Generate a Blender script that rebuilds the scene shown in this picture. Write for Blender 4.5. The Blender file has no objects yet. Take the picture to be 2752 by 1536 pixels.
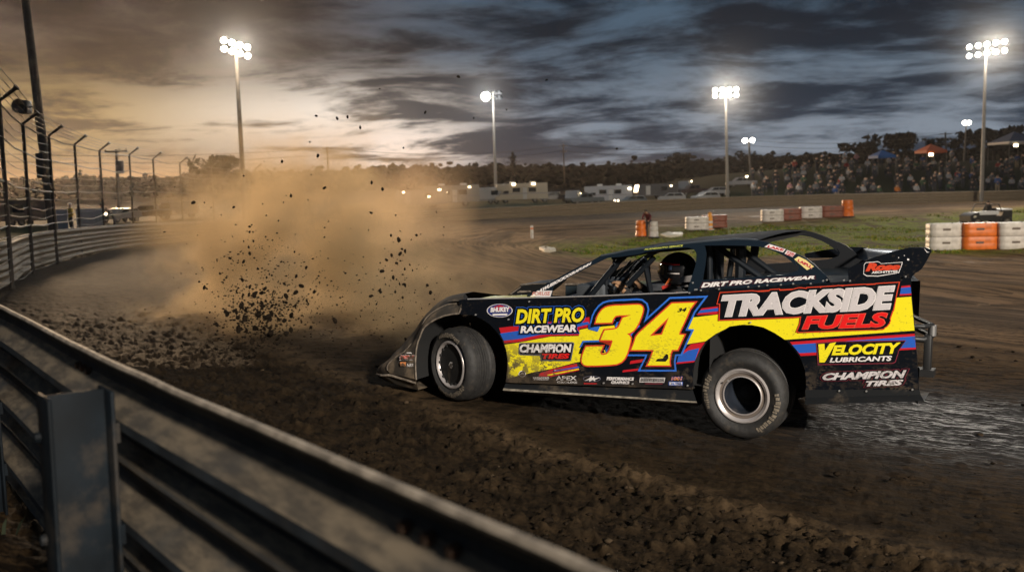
import bpy, bmesh, math, random
import numpy as np
from mathutils import Vector, Matrix, noise as mnoise
random.seed(7); rng = np.random.default_rng(11)
S = bpy.context.scene; COL = S.collection
# ------------------------------------------------------------------ camera geometry (photo is 2752 x 1536)
F, CX, CY, CAMH, Y0, ROLL = 2660., 1376., 768., 1.9, 512.8, .025
_r = math.atan(ROLL); _t = math.atan((CY - Y0) / F)
_R0 = np.array([1, 0, 0.]); _U0 = np.array([0, math.sin(_t), math.cos(_t)]); FW = np.array([0, math.cos(_t), -math.sin(_t)])
RC = math.cos(_r)*_R0 - math.sin(_r)*_U0; UC = math.sin(_r)*_R0 + math.cos(_r)*_U0
CAM = np.array([0, 0, CAMH])
def ray(x, y): return FW + (x-CX)/F*RC - (y-CY)/F*UC
def at(x, y, d): return CAM + ray(x, y)*d
def onz(x, y, z):
    v = ray(x, y); return CAM + v*((z-CAMH)/v[2])
ZO = {1: (1000, 760, 4.4375), 2: (1360, 640, 6.44), 3: (1740, 620, 6.44), 4: (2120, 640, 6.44), 5: (1340, 790, 5.327),
      6: (1550, 780, 4.495), 7: (1880, 740, 3.963), 8: (1840, 900, 4.7925), 0: (0, 0, 1), 9: (0, 0, 1/1.0683)}
def ZP(i, x, y): o = ZO[i]; return o[0]+x/o[2], o[1]+y/o[2]
# ------------------------------------------------------------------ small helpers
def sstep(a, b, x):
    t = np.clip((x-a)/(b-a), 0, 1); return t*t*(3-2*t)
def catmull(P, n):
    P = np.array(P, float); Q = np.vstack([2*P[0]-P[1], P, 2*P[-1]-P[-2]]); out = []
    for i in range(1, len(Q)-2):
        for k in range(n):
            t = k/n; a, b, c, d = Q[i-1], Q[i], Q[i+1], Q[i+2]
            out.append(.5*((2*b)+(-a+c)*t+(2*a-5*b+4*c-d)*t*t+(-a+3*b-3*c+d)*t**3))
    out.append(P[-1]); return np.array(out)
def resample(P, n):
    P = np.array(P, float); d = np.r_[0, np.cumsum(np.linalg.norm(np.diff(P, axis=0), axis=1))]
    t = np.linspace(0, d[-1], n); return np.stack([np.interp(t, d, P[:, k]) for k in range(P.shape[1])], 1)
_tab = rng.random((256, 256)).astype(np.float32)
def vnoise(x, y):
    xi = np.floor(x).astype(int); yi = np.floor(y).astype(int); fx = x-xi; fy = y-yi
    fx = fx*fx*(3-2*fx); fy = fy*fy*(3-2*fy)
    a = _tab[xi & 255, yi & 255]; b = _tab[(xi+1) & 255, yi & 255]; c = _tab[xi & 255, (yi+1) & 255]; d = _tab[(xi+1) & 255, (yi+1) & 255]
    return (a*(1-fx)+b*fx)*(1-fy)+(c*(1-fx)+d*fx)*fy
def fbm(x, y, o=4):
    s = 0; a = .5
    for k in range(o): s = s + a*vnoise(x*2**k+17.3*k, y*2**k+9.1*k); a *= .5
    return s
def tag(o, label=None, cat=None, group=None, kind=None):
    if label: o['label'] = label
    if cat: o['category'] = cat
    if group: o['group'] = group
    if kind: o['kind'] = kind
    return o
def empty(name, loc=(0, 0, 0), rz=0, label=None, cat=None, group=None):
    o = bpy.data.objects.new(name, None); COL.objects.link(o); o.location = loc; o.rotation_euler = (0, 0, rz)
    o.empty_display_size = .2; return tag(o, label, cat, group)
def copy_tree(o, parent=None):
    c = o.copy(); COL.objects.link(c)
    if parent: c.parent = parent
    for ch in list(o.children): copy_tree(ch, c)
    return c
class MB:
    def __init__(s): s.v = []; s.f = []; s.m = []
    def add(s, V, Fc, m=0):
        n = len(s.v); s.v += [tuple(map(float, p)) for p in V]; s.f += [tuple(i+n for i in f) for f in Fc]; s.m += [m]*len(Fc); return s
    def box(s, c, d, m=0, rz=0, top=1., M=None):
        V = []
        for z in (-1, 1):
            k = top if z > 0 else 1
            for x, y in ((-1, -1), (1, -1), (1, 1), (-1, 1)): V.append((x*d[0]/2*k, y*d[1]/2*k, z*d[2]/2))
        V = np.array(V)
        if M is not None: V = V @ np.array(M).T
        if rz: co, si = math.cos(rz), math.sin(rz); V = V @ np.array([[co, si, 0], [-si, co, 0], [0, 0, 1]])
        return s.add(V+np.array(c), [(3, 2, 1, 0), (4, 5, 6, 7), (0, 1, 5, 4), (1, 2, 6, 5), (2, 3, 7, 6), (3, 0, 4, 7)], m)
    def rbox(s, c, d, b, m=0, rz=0):            # box with chamfered edges
        bm = bmesh.new(); bmesh.ops.create_cube(bm, size=1)
        for v in bm.verts: v.co = Vector((v.co.x*d[0], v.co.y*d[1], v.co.z*d[2]))
        bmesh.ops.bevel(bm, geom=bm.edges[:], offset=b, segments=2, affect='EDGES', profile=.5)
        bm.verts.index_update(); R = Matrix.Rotation(rz, 3, 'Z')
        V = [tuple(R @ v.co + Vector(c)) for v in bm.verts]; Fc = [tuple(v.index for v in f.verts) for f in bm.faces]; bm.free()
        return s.add(V, Fc, m)
    def tube(s, P, r, m=0, n=8, cap=True):
        P = np.array(P, float); N = len(P); R = np.full(N, r) if np.isscalar(r) else np.array(r, float)
        V = []; u = None
        for i in range(N):
            t = P[min(i+1, N-1)]-P[max(i-1, 0)]; t /= np.linalg.norm(t)+1e-9
            if u is None:
                u = np.cross(t, [0, 0, 1.]) if abs(t[2]) < .9 else np.cross(t, [0, 1., 0])
            u = u-t*(u@t); u /= np.linalg.norm(u)+1e-9; w = np.cross(t, u)
            for k in range(n):
                a = 2*math.pi*k/n; V.append(P[i]+R[i]*(math.cos(a)*u+math.sin(a)*w))
        Fc = [(i*n+k, i*n+(k+1) % n, (i+1)*n+(k+1) % n, (i+1)*n+k) for i in range(N-1) for k in range(n)]
        if cap: Fc += [tuple(range(n))[::-1], tuple((N-1)*n+k for k in range(n))]
        return s.add(V, Fc, m)
    def lathe(s, prof, c=(0, 0, 0), axis='z', n=32, m=0, M=None, mats=None):   # prof: (radius, height)
        V = []
        for (r, h) in prof:
            for k in range(n):
                a = 2*math.pi*k/n; p = (r*math.cos(a), r*math.sin(a), h)
                if axis == 'y': p = (p[0], p[2], p[1])
                if axis == 'x': p = (p[2], p[0], p[1])
                V.append(p)
        V = np.array(V)
        if M is not None: V = V @ np.array(M).T
        base = len(s.v)
        for i in range(len(prof)-1):
            pass
        Fc = [(i*n+k, i*n+(k+1) % n, (i+1)*n+(k+1) % n, (i+1)*n+k) for i in range(len(prof)-1) for k in range(n)]
        s.add(V+np.array(c), Fc, m)
        if mats: s.m[-len(Fc):] = [mats[i] for i in range(len(prof)-1) for k in range(n)]
        return s
    def poly(s, V, m=0): return s.add(V, [tuple(range(len(V)))], m)
    def grid(s, G, m=0, close=False):           # G: list of rows of points
        r, c = len(G), len(G[0]); V = [p for row in G for p in row]
        Fc = [(i*c+j, i*c+(j+1) % c, (i+1)*c+(j+1) % c, (i+1)*c+j) for i in range(r-1) for j in range(c if close else c-1)]
        return s.add(V, Fc, m)
    def prism(s, P2, fn0, fn1, m=0):            # polygon extruded between two mappings
        n = len(P2); V = [fn0(*p) for p in P2]+[fn1(*p) for p in P2]
        Fc = [tuple(range(n))[::-1], tuple(range(n, 2*n))]+[(i, (i+1) % n, n+(i+1) % n, n+i) for i in range(n)]
        return s.add(V, Fc, m)
    def build(s, name, mats, parent=None, smooth=40, loc=None, fixn=True):
        me = bpy.data.meshes.new(name); me.from_pydata(s.v, [], s.f)
        for m in (mats if isinstance(mats, (list, tuple)) else [mats]): me.materials.append(m)
        me.polygons.foreach_set('material_index', s.m)
        if fixn:
            bm = bmesh.new(); bm.from_mesh(me); bmesh.ops.recalc_face_normals(bm, faces=bm.faces); bm.to_mesh(me); bm.free()
        if smooth:
            me.polygons.foreach_set('use_smooth', [True]*len(me.polygons)); me.set_sharp_from_angle(angle=math.radians(smooth))
        me.update(); o = bpy.data.objects.new(name, me); COL.objects.link(o)
        if parent: o.parent = parent
        if loc is not None: o.location = loc
        return o
# ------------------------------------------------------------------ materials
def L(c): return tuple(((v/255)/12.92 if v/255 <= .04045 else ((v/255+.055)/1.055)**2.4) for v in c)+(1,)
class NT:
    def __init__(s, t): s.t = t
    def n(s, ty, **k):
        nd = s.t.nodes.new(ty)
        for a, b in k.items():
            if a.startswith('i_'):
                key = a[2:]; nd.inputs[int(key) if key.isdigit() else key.replace('_', ' ')].default_value = b
            else: setattr(nd, a, b)
        return nd
    def l(s, a, b): s.t.links.new(a, b)
    def math(s, op, a, b=None, c=None, clamp=False):
        nd = s.t.nodes.new('ShaderNodeMath'); nd.operation = op; nd.use_clamp = clamp
        for i, x in enumerate((a, b, c)):
            if x is None: continue
            if isinstance(x, (int, float)): nd.inputs[i].default_value = x
            else: s.l(x, nd.inputs[i])
        return nd.outputs[0]
    def ramp(s, x, a, b, lo=0., hi=1.):
        nd = s.t.nodes.new('ShaderNodeMapRange'); nd.interpolation_type = 'SMOOTHSTEP'
        nd.inputs[1].default_value = a; nd.inputs[2].default_value = b; nd.inputs[3].default_value = lo; nd.inputs[4].default_value = hi
        s.l(x, nd.inputs[0]); return nd.outputs[0]
    def mix(s, f, a, b):
        nd = s.t.nodes.new('ShaderNodeMix'); nd.data_type = 'RGBA'
        for sock, x in ((nd.inputs[0], f), (nd.inputs[6], a), (nd.inputs[7], b)):
            if isinstance(x, (int, float)): sock.default_value = x
            elif isinstance(x, tuple): sock.default_value = x
            else: s.l(x, sock)
        return nd.outputs[2]
    def noise(s, vec, scale, detail=4, rough=.55, dist=0.):
        nd = s.t.nodes.new('ShaderNodeTexNoise'); nd.inputs['Scale'].default_value = scale; nd.inputs['Detail'].default_value = detail
        nd.inputs['Roughness'].default_value = rough; nd.inputs['Distortion'].default_value = dist
        if vec is not None: s.l(vec, nd.inputs['Vector'])
        return nd.outputs[0]
    def mapping(s, vec, scale=(1, 1, 1), rot=(0, 0, 0), loc=(0, 0, 0)):
        nd = s.t.nodes.new('ShaderNodeMapping'); nd.inputs['Scale'].default_value = scale; nd.inputs['Rotation'].default_value = rot
        nd.inputs['Location'].default_value = loc; s.l(vec, nd.inputs['Vector']); return nd.outputs[0]
MUD = bpy.data.node_groups.new('mud_splash', 'ShaderNodeTree')
def make_mud():
    MUD.interface.new_socket('Fac', in_out='OUTPUT', socket_type='NodeSocketFloat')
    t = NT(MUD); out = t.n('NodeGroupOutput'); tc = t.n('ShaderNodeTexCoord').outputs['Object']
    sp = t.n('ShaderNodeSeparateXYZ'); t.l(tc, sp.inputs[0]); x, z = sp.outputs[0], sp.outputs[2]
    n1 = t.noise(tc, 3.2, 5, .6); n2 = t.noise(t.mapping(tc, (16, 16, 34), (0, .5, 0)), 1.9, 4, .6); n3 = t.noise(tc, 46, 3, .6); n4 = t.noise(tc, 14, 4, .65)
    low = t.math('MULTIPLY', t.ramp(z, .10, -.10), t.ramp(n1, .25, .6))               # caked along the bottom
    fr = t.math('MULTIPLY', t.ramp(x, 1.35, .62), t.ramp(z, .36, .06)); fr = t.math('MULTIPLY', fr, t.ramp(n4, .44, .56))
    ra = t.math('MULTIPLY', t.math('MULTIPLY', t.ramp(x, 1.95, 2.2), t.ramp(x, 3.6, 3.15)), t.ramp(z, .36, .06)); ra = t.math('MULTIPLY', ra, t.ramp(n4, .46, .6))
    spl = t.math('MULTIPLY', t.ramp(n2, .515, .56), t.ramp(z, .50, .10)); spl = t.math('MULTIPLY', spl, t.ramp(n1, .42, .62))
    dot = t.math('MULTIPLY', t.ramp(n3, .60, .64), t.ramp(n1, .35, .6))
    f = t.math('MAXIMUM', t.math('MULTIPLY', low, .7), t.math('MULTIPLY', fr, .95)); f = t.math('MAXIMUM', f, t.math('MULTIPLY', ra, .75))
    f = t.math('MAXIMUM', f, t.math('MULTIPLY', spl, .9)); f = t.math('MAXIMUM', f, t.math('MULTIPLY', dot, .35)); t.l(f, out.inputs[0])
make_mud()
MC = {}
def mat(name, col, rough=.5, metal=0., mud=False, var=0., bump=0., scale=8., spec=.5, emit=0., coat=0., dust=0., dustcol=(.17, .125, .08, 1)):
    if name in MC: return MC[name]
    m = bpy.data.materials.new(name); m.use_nodes = True; t = NT(m.node_tree); b = m.node_tree.nodes['Principled BSDF']
    c = col if len(col) == 4 else tuple(col)+(1,)
    b.inputs['Base Color'].default_value = c; b.inputs['Roughness'].default_value = rough; b.inputs['Metallic'].default_value = metal
    b.inputs['Specular IOR Level'].default_value = spec
    if coat: b.inputs['Coat Weight'].default_value = coat; b.inputs['Coat Roughness'].default_value = .12
    src = None
    if var or bump or dust:
        tc = t.n('ShaderNodeTexCoord').outputs['Object']
        nz = t.noise(tc, scale, 6, .6)
        if var:
            k = t.ramp(nz, .3, .7, 1-var, 1+var); hs = t.n('ShaderNodeHueSaturation'); hs.inputs['Color'].default_value = c; t.l(k, hs.inputs['Value']); src = hs.outputs[0]
        if dust:
            d = t.math('MULTIPLY', t.ramp(t.noise(tc, scale*.6, 6, .65), .62-.3*dust, .8-.3*dust), min(1, dust*1.4))
            src = t.mix(d, src if src is not None else c, dustcol)
            t.l(t.math('MULTIPLY_ADD', d, .8-rough, rough), b.inputs['Roughness'])
            if metal: t.l(t.math('MULTIPLY_ADD', d, -metal, metal), b.inputs['Metallic'])
        if bump:
            bp = t.n('ShaderNodeBump'); bp.inputs['Strength'].default_value = bump; bp.inputs['Distance'].default_value = .02; t.l(nz, bp.inputs['Height']); t.l(bp.outputs[0], b.inputs['Normal'])
    if mud:
        g = t.n('ShaderNodeGroup'); g.node_tree = MUD
        src = t.mix(g.outputs[0], src if src is not None else c, (.058, .041, .025, 1))
        t.l(t.math('MULTIPLY_ADD', g.outputs[0], .85-rough, rough), b.inputs['Roughness'])
        if metal: t.l(t.math('MULTIPLY_ADD', g.outputs[0], -metal, metal), b.inputs['Metallic'])
    if src is not None: t.l(src, b.inputs['Base Color'])
    if emit:
        b.inputs['Emission Color'].default_value = c; b.inputs['Emission Strength'].default_value = emit; m.cycles.emission_sampling = 'NONE'
    MC[name] = m; return m
# ------------------------------------------------------------------ car frame (front wheel hub face = origin, x to the rear, y away, z up)
PR = at(1867*1.0683, 995*1.0683, 7.6); PF = at(1136*1.0683, 916.8*1.0683, 8.86)
AX = PR-PF; WB = np.linalg.norm(AX); AX /= WB
AY = np.array([-AX[1], AX[0], 0]); AY /= np.linalg.norm(AY); AZ = np.cross(AX, AY)
def loc(x, y, Y=0.):
    v = ray(x, y); t = ((PF+AY*Y-CAM)@AY)/(v@AY); p = CAM+v*t-PF
    return np.array([p@AX, Y, p@AZ])
def zl(i, pts, Y=0.): return [loc(*ZP(i, *p), Y) for p in pts]
def carw(p): return PF+AX*p[0]+AY*p[1]+AZ*p[2]
# ------------------------------------------------------------------ terrain
RAILP = [(12, -11, 1.38), (6, -6, 1.38), (2.5, -2, 1.38), (.75, .4, 1.38), (.104, 1.307, 1.38), (-.34, 1.887, 1.38), (-.73, 2.43, 1.38), (-1.25, 3.02, 1.38), (-2.62, 5.03, 1.38), (-6.9, 11., 1.26), (-9.9, 16.6, 1.16)]
for px, py, d in ((0, 652, 20), (100, 625, 27), (300, 605, 38), (459, 598, 46), (700, 588, 56), (919, 577, 64), (1378, 556, 72), (1700, 540, 78), (2100, 525, 83), (2752, 511, 86), (3500, 492, 89)): RAILP.append(tuple(at(px, py, d)))
RAILP += [(130, 70, .85), (150, 30, .85)]
RAIL = catmull(RAILP, 14); RAIL = resample(RAIL, 700); _k = np.exp(-(np.arange(-6, 7)/3.)**2); _k /= _k.sum()
_pd = np.vstack([RAIL[:1].repeat(6, 0), RAIL, RAIL[-1:].repeat(6, 0)]); RAIL = np.stack([np.convolve(_pd[:, q], _k, 'valid') for q in range(3)], 1)
_rd = np.r_[0, np.cumsum(np.linalg.norm(np.diff(RAIL[:, :2], axis=0), axis=1))]
def raild(x, y):                                # signed distance (+ inside the track), arc length, rail top
    x = np.asarray(x, float); y = np.asarray(y, float); A = RAIL[::2]; best = np.full(x.shape, 1e18); idx = np.zeros(x.shape, int)
    for i in range(len(A)):
        d = (x-A[i, 0])**2+(y-A[i, 1])**2; mk = d < best; best[mk] = d[mk] if d.shape else d; idx[mk] = i
    i0 = np.clip(idx, 1, len(A)-2); t = A[i0+1, :2]-A[i0-1, :2]; t /= np.linalg.norm(t, axis=-1, keepdims=True)
    rx, ry = x-A[idx, 0], y-A[idx, 1]; side = -(t[..., 0]*ry-t[..., 1]*rx)
    al = rx*t[..., 0]+ry*t[..., 1]
    dd = np.where(np.abs(al) < 2, np.abs(side), np.sqrt(best))
    return np.where(side >= 0, dd, -dd), _rd[::2][idx]+al*(np.abs(al) < 3), A[idx, 2]
CC = carw((1.3, .9, 0))
def terr(x, y):
    x = np.atleast_1d(np.asarray(x, float)); y = np.atleast_1d(np.asarray(y, float))
    d, s, zt = raild(x, y); zr = zt-.925
    zin = -1.08*sstep(8, 24, d); zi = zr+(zin-zr)*sstep(0, 3.2, d)
    do = np.maximum(-d, 0)
    zo = zr+sstep(0, 45, do)*sstep(2, 48, x)*sstep(30, 70, y)*4.5+.75*sstep(2, 14, do)*(1-sstep(2, 12, x))*sstep(10, 22, y)
    z = np.where(d >= 0, zi, zo)
    gx = (x-PF[0])*AX[0]+(y-PF[1])*AX[1]
    zc = PF[2]-.334-.0365*gx
    w = sstep(6.5, 3.0, np.hypot(x-CC[0], y-CC[1])); z = z*(1-w)+zc*w
    return z
def T(x, y): return float(terr(x, y)[0])
def hit(px, py):                                # where a line of sight meets the ground
    v = ray(px, py); ds = np.geomspace(2, 400, 900); P = CAM+v*ds[:, None]; z = terr(P[:, 0], P[:, 1])
    k = np.where(P[:, 2] < z)[0]
    if not len(k): return P[-1]
    k = k[0]; a, b = P[k-1], P[k]; fa, fb = a[2]-z[k-1], z[k]-b[2]; q = a+(b-a)*fa/(fa+fb+1e-9); q[2] = T(q[0], q[1]); return q
# ------------------------------------------------------------------ lettering
_tc = {}
def text_geo(s, bold=0., shear=0., spacing=1.):
    k = (s, bold, shear, spacing)
    if k in _tc: return _tc[k]
    cu = bpy.data.curves.new('lettering', 'FONT'); cu.body = s; cu.offset = bold; cu.shear = shear; cu.space_character = spacing; cu.resolution_u = 3; cu.fill_mode = 'FRONT'
    ob = bpy.data.objects.new('lettering', cu); COL.objects.link(ob); bpy.context.view_layer.update()
    me = ob.evaluated_get(bpy.context.evaluated_depsgraph_get()).to_mesh()
    V = np.array([v.co[:] for v in me.vertices]); Fc = [tuple(p.vertices) for p in me.polygons]
    ob.evaluated_get(bpy.context.evaluated_depsgraph_get()).to_mesh_clear(); bpy.data.objects.remove(ob); bpy.data.curves.remove(cu)
    par = list(range(len(V)))                   # stagger neighbouring glyphs a hair so that wide outlines never share a plane
    def fd(a):
        while par[a] != a: par[a] = par[par[a]]; a = par[a]
        return a
    for f in Fc:
        for q in f[1:]: par[fd(q)] = fd(f[0])
    roots = {}
    cx = {}
    for i in range(len(V)): cx.setdefault(fd(i), []).append(V[i, 0])
    order = sorted(cx, key=lambda r_: min(cx[r_]))
    for j, r_ in enumerate(order): roots[r_] = j % 3
    st = np.array([roots[fd(i)] for i in range(len(V))], float)
    _tc[k] = (V[:, :2], Fc, st); return _tc[k]
def curve_geo(loops, off):                      # closed outlines (first outer, rest holes), grown by off
    cu = bpy.data.curves.new('outline', 'CURVE'); cu.dimensions = '2D'; cu.fill_mode = 'BOTH'; cu.offset = off
    for lp in loops:
        lp = np.array(lp, float); a = .5*np.sum(lp[:, 0]*np.roll(lp[:, 1], -1)-np.roll(lp[:, 0], -1)*lp[:, 1])
        if (a < 0) != (lp is loops[0] and False) and a < 0: lp = lp[::-1]
        sp = cu.splines.new('POLY'); sp.points.add(len(lp)-1); sp.use_cyclic_u = True
        for p, q in zip(sp.points, lp): p.co = (q[0], q[1], 0, 1)
    ob = bpy.data.objects.new('outline', cu); COL.objects.link(ob); bpy.context.view_layer.update()
    ev = ob.evaluated_get(bpy.context.evaluated_depsgraph_get()); me = ev.to_mesh()
    V = np.array([v.co[:] for v in me.vertices]); Fc = [tuple(p.vertices) for p in me.polygons]; ev.to_mesh_clear()
    bpy.data.objects.remove(ob); bpy.data.curves.remove(cu); return V[:, :2], Fc
LAY = .0011
def letter(mb, s, z, quad, Y, base, layers, shear=.0, bold0=.0, spacing=1.):
    """set a word on the upright plane at depth Y inside the quad (xl, y top left, y bottom left, xr, y top right, y bottom right)"""
    V0, _, _ = text_geo(s, bold0, shear, spacing); lo, hi = V0.min(0), V0.max(0)
    xl, tl, bl, xr, tr, br = quad
    for k, (off, mi) in enumerate(layers):
        V, Fc, st = text_geo(s, bold0+off, shear, spacing); uv = (V-lo)/(hi-lo); P = []
        for (u, v), q in zip(uv, st):
            x = xl+(xr-xl)*u; y = (bl+(br-bl)*u)*(1-v)+(tl+(tr-tl)*u)*v
            P.append(loc(*ZP(z, x, y), Y-(base+k)*LAY*1.0-q*.00025))
        mb.add(P, Fc, mi)
def decal(mb, z, pts, Y, base, mi): mb.poly([loc(*ZP(z, *p), Y-base*LAY) if len(p) == 2 else loc(*ZP(p[2], p[0], p[1]), Y-base*LAY) for p in pts], mi)
def ellipse(cx, cy, rx, ry, n=28, rot=0): return [(cx+rx*math.cos(a)*math.cos(rot)-ry*math.sin(a)*math.sin(rot), cy+rx*math.cos(a)*math.sin(rot)+ry*math.sin(a)*math.cos(rot)) for a in np.linspace(0, 2*math.pi, n, endpoint=False)]
# ------------------------------------------------------------------ car paints
BLK = mat('black_vinyl', (.0035, .005, .008), .34, mud=True, spec=.3, coat=.25)
NAVY = mat('navy_black_paint', (.006, .013, .022), .42, spec=.3)
YEL = mat('yellow_vinyl', (.82, .70, .015), .38, mud=True)
RED = mat('red_vinyl', (.50, .012, .02), .38, mud=True)
ORG = mat('orange_red_vinyl', (.62, .055, .02), .38, mud=True)
BLU = mat('blue_vinyl', (.02, .10, .46), .38, mud=True)
LBL = mat('light_blue_vinyl', (.03, .15, .60), .38, mud=True)
WHT = mat('white_vinyl', (.76, .72, .70), .4, mud=True)
GRY = mat('grey_vinyl', (.10, .10, .14), .4, mud=True)
MAR = mat('maroon_vinyl', (.17, .02, .035), .4, mud=True)
SIL = mat('silver_vinyl', (.56, .52, .52), .4, 0., mud=True)
PLAS = mat('dusty_black_plastic', (.040, .034, .027), .5, mud=False, dust=.7, scale=5, bump=.15)
CARB = mat('dull_black_metal', (.012, .013, .014), .45, .3, dust=.25, scale=9)
DARK = mat('wheel_well_black', (.006, .006, .006), .85)
TUBE = mat('roll_cage_black', (.010, .013, .017), .35, .2)
DECK = mat('cockpit_deck_grey', (.075, .07, .085), .45, .4, dust=.3)
HOOD = mat('hood_yellow', (.62, .56, .12), .4, dust=.35, scale=6)
RUB = mat('tyre_rubber', (.016, .015, .014), .7, var=.3, bump=.25, scale=22, dust=.30, dustcol=(.085, .065, .045, 1))
WORN = mat('worn_tyre_lettering', (.14, .115, .085), .85, var=.45, scale=60)
ALU = mat('polished_rim', (.46, .42, .40), .35, .5, dust=.2, scale=14, bump=.05)
RIMD = mat('rim_inside', (.045, .055, .075), .28, .6, dust=.2, scale=10)
# ------------------------------------------------------------------ the race car
CB = np.array([1.3, .95, -.34])                 # base of the car in its own frame
car = empty('race_car', label='black dirt late model race car with yellow 34 sliding sideways on the track', cat='race car')
M3 = Matrix((AX, AY, AZ)).transposed()
car.matrix_world = Matrix.Translation(Vector(carw(CB))) @ M3.to_4x4()
SH = Matrix.Translation(Vector(-CB))            # meshes keep the front-hub frame, shifted to the base
def cpart(mb, name, mats, parent=None, smooth=40, label=None):
    o = mb.build(name, mats, parent or car, smooth)
    if parent is None: o.matrix_local = SH
    return tag(o, label)
YP = -.05
arch_f = [(1040, 375), (1185, 380), (1300, 425), (1400, 490), (1480, 575), (1545, 670), (1590, 780), (1612, 900), (1612, 1030), (1592, 1185)]
arch_r = [(1400, 1192, 6), (1398, 1050, 6), (1405, 960, 6), (1430, 820, 6), (1480, 720, 6), (1560, 620, 6), (1680, 530, 6), (1798, 470, 6), (320, 545, 7), (450, 527, 7), (560, 530, 7), (680, 555, 7), (800, 615, 7), (920, 690, 7), (1010, 790, 7), (1080, 890, 7), (1120, 1000, 7), (1135, 1120, 7), (1130, 1260, 7), (1118, 1330, 7)]
P_ = lambda lst, Y: [loc(*ZP(p[2], p[0], p[1]), Y) for p in lst]
tz = lambda lst, z: [(a, b, z) for a, b in lst]
top = tz([(1040, 200), (1140, 196)], 1)+[(860, 1025, 2), (1700, 1000, 2), (2576, 960, 2), (420, 1085, 3), (700, 1068, 3), (950, 1018, 3), (1700, 985, 3), (2576, 925, 3), (380, 790, 4), (1040, 742, 4), (2110, 690, 4)]
outline = tz(arch_f[::-1], 1)+top+[(2252, 110, 7), (2290, 585, 7), (2308, 790, 7), (2340, 1240, 7)]+arch_r[::-1][1:]
# front boundary runs down the arch, bottom edge back to it
panel = MB(); O = P_(outline, YP); I = P_(outline, YP+.02)
n = len(O); V = O+[p+np.array([0, .02, 0]) for p in O]
panel.add(V, [tuple(range(n)), tuple(range(n, 2*n))[::-1]]+[(i, (i+1) % n, n+(i+1) % n, n+i) for i in range(n)], 0)
sp = cpart(panel, 'side_panel', [BLK], smooth=30)
# wheel well behind the arches
for lst, bc, bd_ in ((tz(arch_f, 1), (.05, .74, .03), (1.1, .02, .8)), (arch_r, (2.66, .74, .3), (1.25, .02, .7))):
    ww = MB(); A = resample(P_(lst, YP), 26); ww.grid([A+np.array([0, .012, 0]), A+np.array([0, .75, 0])], 0); ww.box(bc, bd_, 0); cpart(ww, 'wheel_well', DARK)
# number 34
Z6 = lambda pts: np.array([(lambda p: (p[0], p[2]))(loc(*ZP(6, *q), YP)) for q in pts])
three = [(235, 390), (250, 330), (275, 280), (310, 235), (350, 205), (400, 190), (470, 182), (600, 177), (735, 170), (775, 175), (800, 195), (808, 225), (800, 265), (780, 330), (750, 400), (720, 450), (690, 485), (650, 510), (612, 520), (642, 540), (660, 570), (656, 610), (640, 680), (615, 760), (585, 820), (545, 860), (490, 885), (400, 895), (250, 902), (130, 903), (90, 893), (70, 868), (66, 830), (76, 780), (98, 720), (120, 676), (322, 670), (308, 705), (290, 745), (300, 768), (330, 775), (368, 765), (395, 735), (420, 670), (440, 610), (430, 597), (295, 595), (320, 530), (345, 478), (440, 470), (485, 460), (515, 435), (540, 375), (562, 328), (600, 316), (665, 292), (600, 297), (520, 297), (475, 305), (450, 335), (430, 385)]
four = [(1155, 155), (1432, 145), (1372, 225), (1345, 290), (1300, 390), (1250, 495), (1242, 530), (1305, 535), (1288, 570), (1225, 712), (1155, 715), (1140, 760), (1125, 850), (1130, 900), (860, 900), (890, 840), (937, 715), (665, 715), (700, 625), (720, 560), (760, 510), (950, 340)]
hole = [(1118, 322), (1035, 530), (885, 548)]
nb = MB()
for k, (off, mi) in enumerate(((.050, 0), (.036, 1), (.011, 2), (0, 3))):
    for gi, loops in enumerate(([Z6(three)], [Z6(four), Z6(hole)])):
        lp = loops
        if off > .02: lp = loops[:1]
        Vg, Fg = curve_geo(lp, off)
        nb.add([(p[0], YP-LAY*(7+k)-gi*.0003, p[1]) for p in Vg], Fg, mi)
letter(nb, '34', 6, (1215, 215, 262, 1330, 205, 255), YP, 12, [(0, 1)], .3, .05)
decal(nb, 6, [(950, 855), (975, 825), (1040, 820), (1080, 765), (1105, 775), (1105, 820), (1075, 858)], YP, 12, 1)
cpart(nb, 'number_decal', [LBL, BLK, ORG, YEL], sp, 0)
# colour bands
st = MB()
decal(st, 5, [(5, 482), (230, 455), (1300, 328), (1310, 470), (1160, 492), (1150, 590), (750, 598), (550, 632), (300, 682), (84, 700), (55, 620)], YP, 1, 0)
decal(st, 5, [(18, 562), (300, 520), (1290, 395), (1290, 432), (900, 520), (300, 640), (72, 665), (45, 610)], YP, 2, 1)
decal(st, 5, [(84, 722), (300, 692), (550, 642), (750, 606), (1150, 598), (1160, 510), (1300, 482), (1440, 322, 6), (1710, 290, 6), (195, 410, 7), (1000, 330, 7), (1900, 250, 7), (2255, 225, 7), (2290, 585, 7), (950, 680, 7), (908, 682, 7), (800, 611, 7), (680, 551, 7), (560, 526, 7), (450, 523, 7), (320, 541, 7), (1798, 464, 6), (1680, 523, 6), (1555, 613, 6), (1380, 640, 6), (1100, 700, 6), (1120, 972), (760, 1066), (500, 1115), (300, 1165), (128, 1205), (133, 1050), (128, 900), (110, 800)], YP, 2, 2)
decal(st, 6, [(1510, 215), (1740, 185), (1722, 285), (1450, 297)], YP, 1, 0); decal(st, 6, [(1490, 238), (1735, 207), (1728, 247), (1462, 276)], YP, 3, 1)
decal(st, 7, [(2150, 112), (2245, 103), (2258, 208), (2128, 216)], YP, 3, 0); decal(st, 7, [(2145, 131), (2248, 122), (2255, 190), (2136, 198)], YP, 4, 1)
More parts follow.
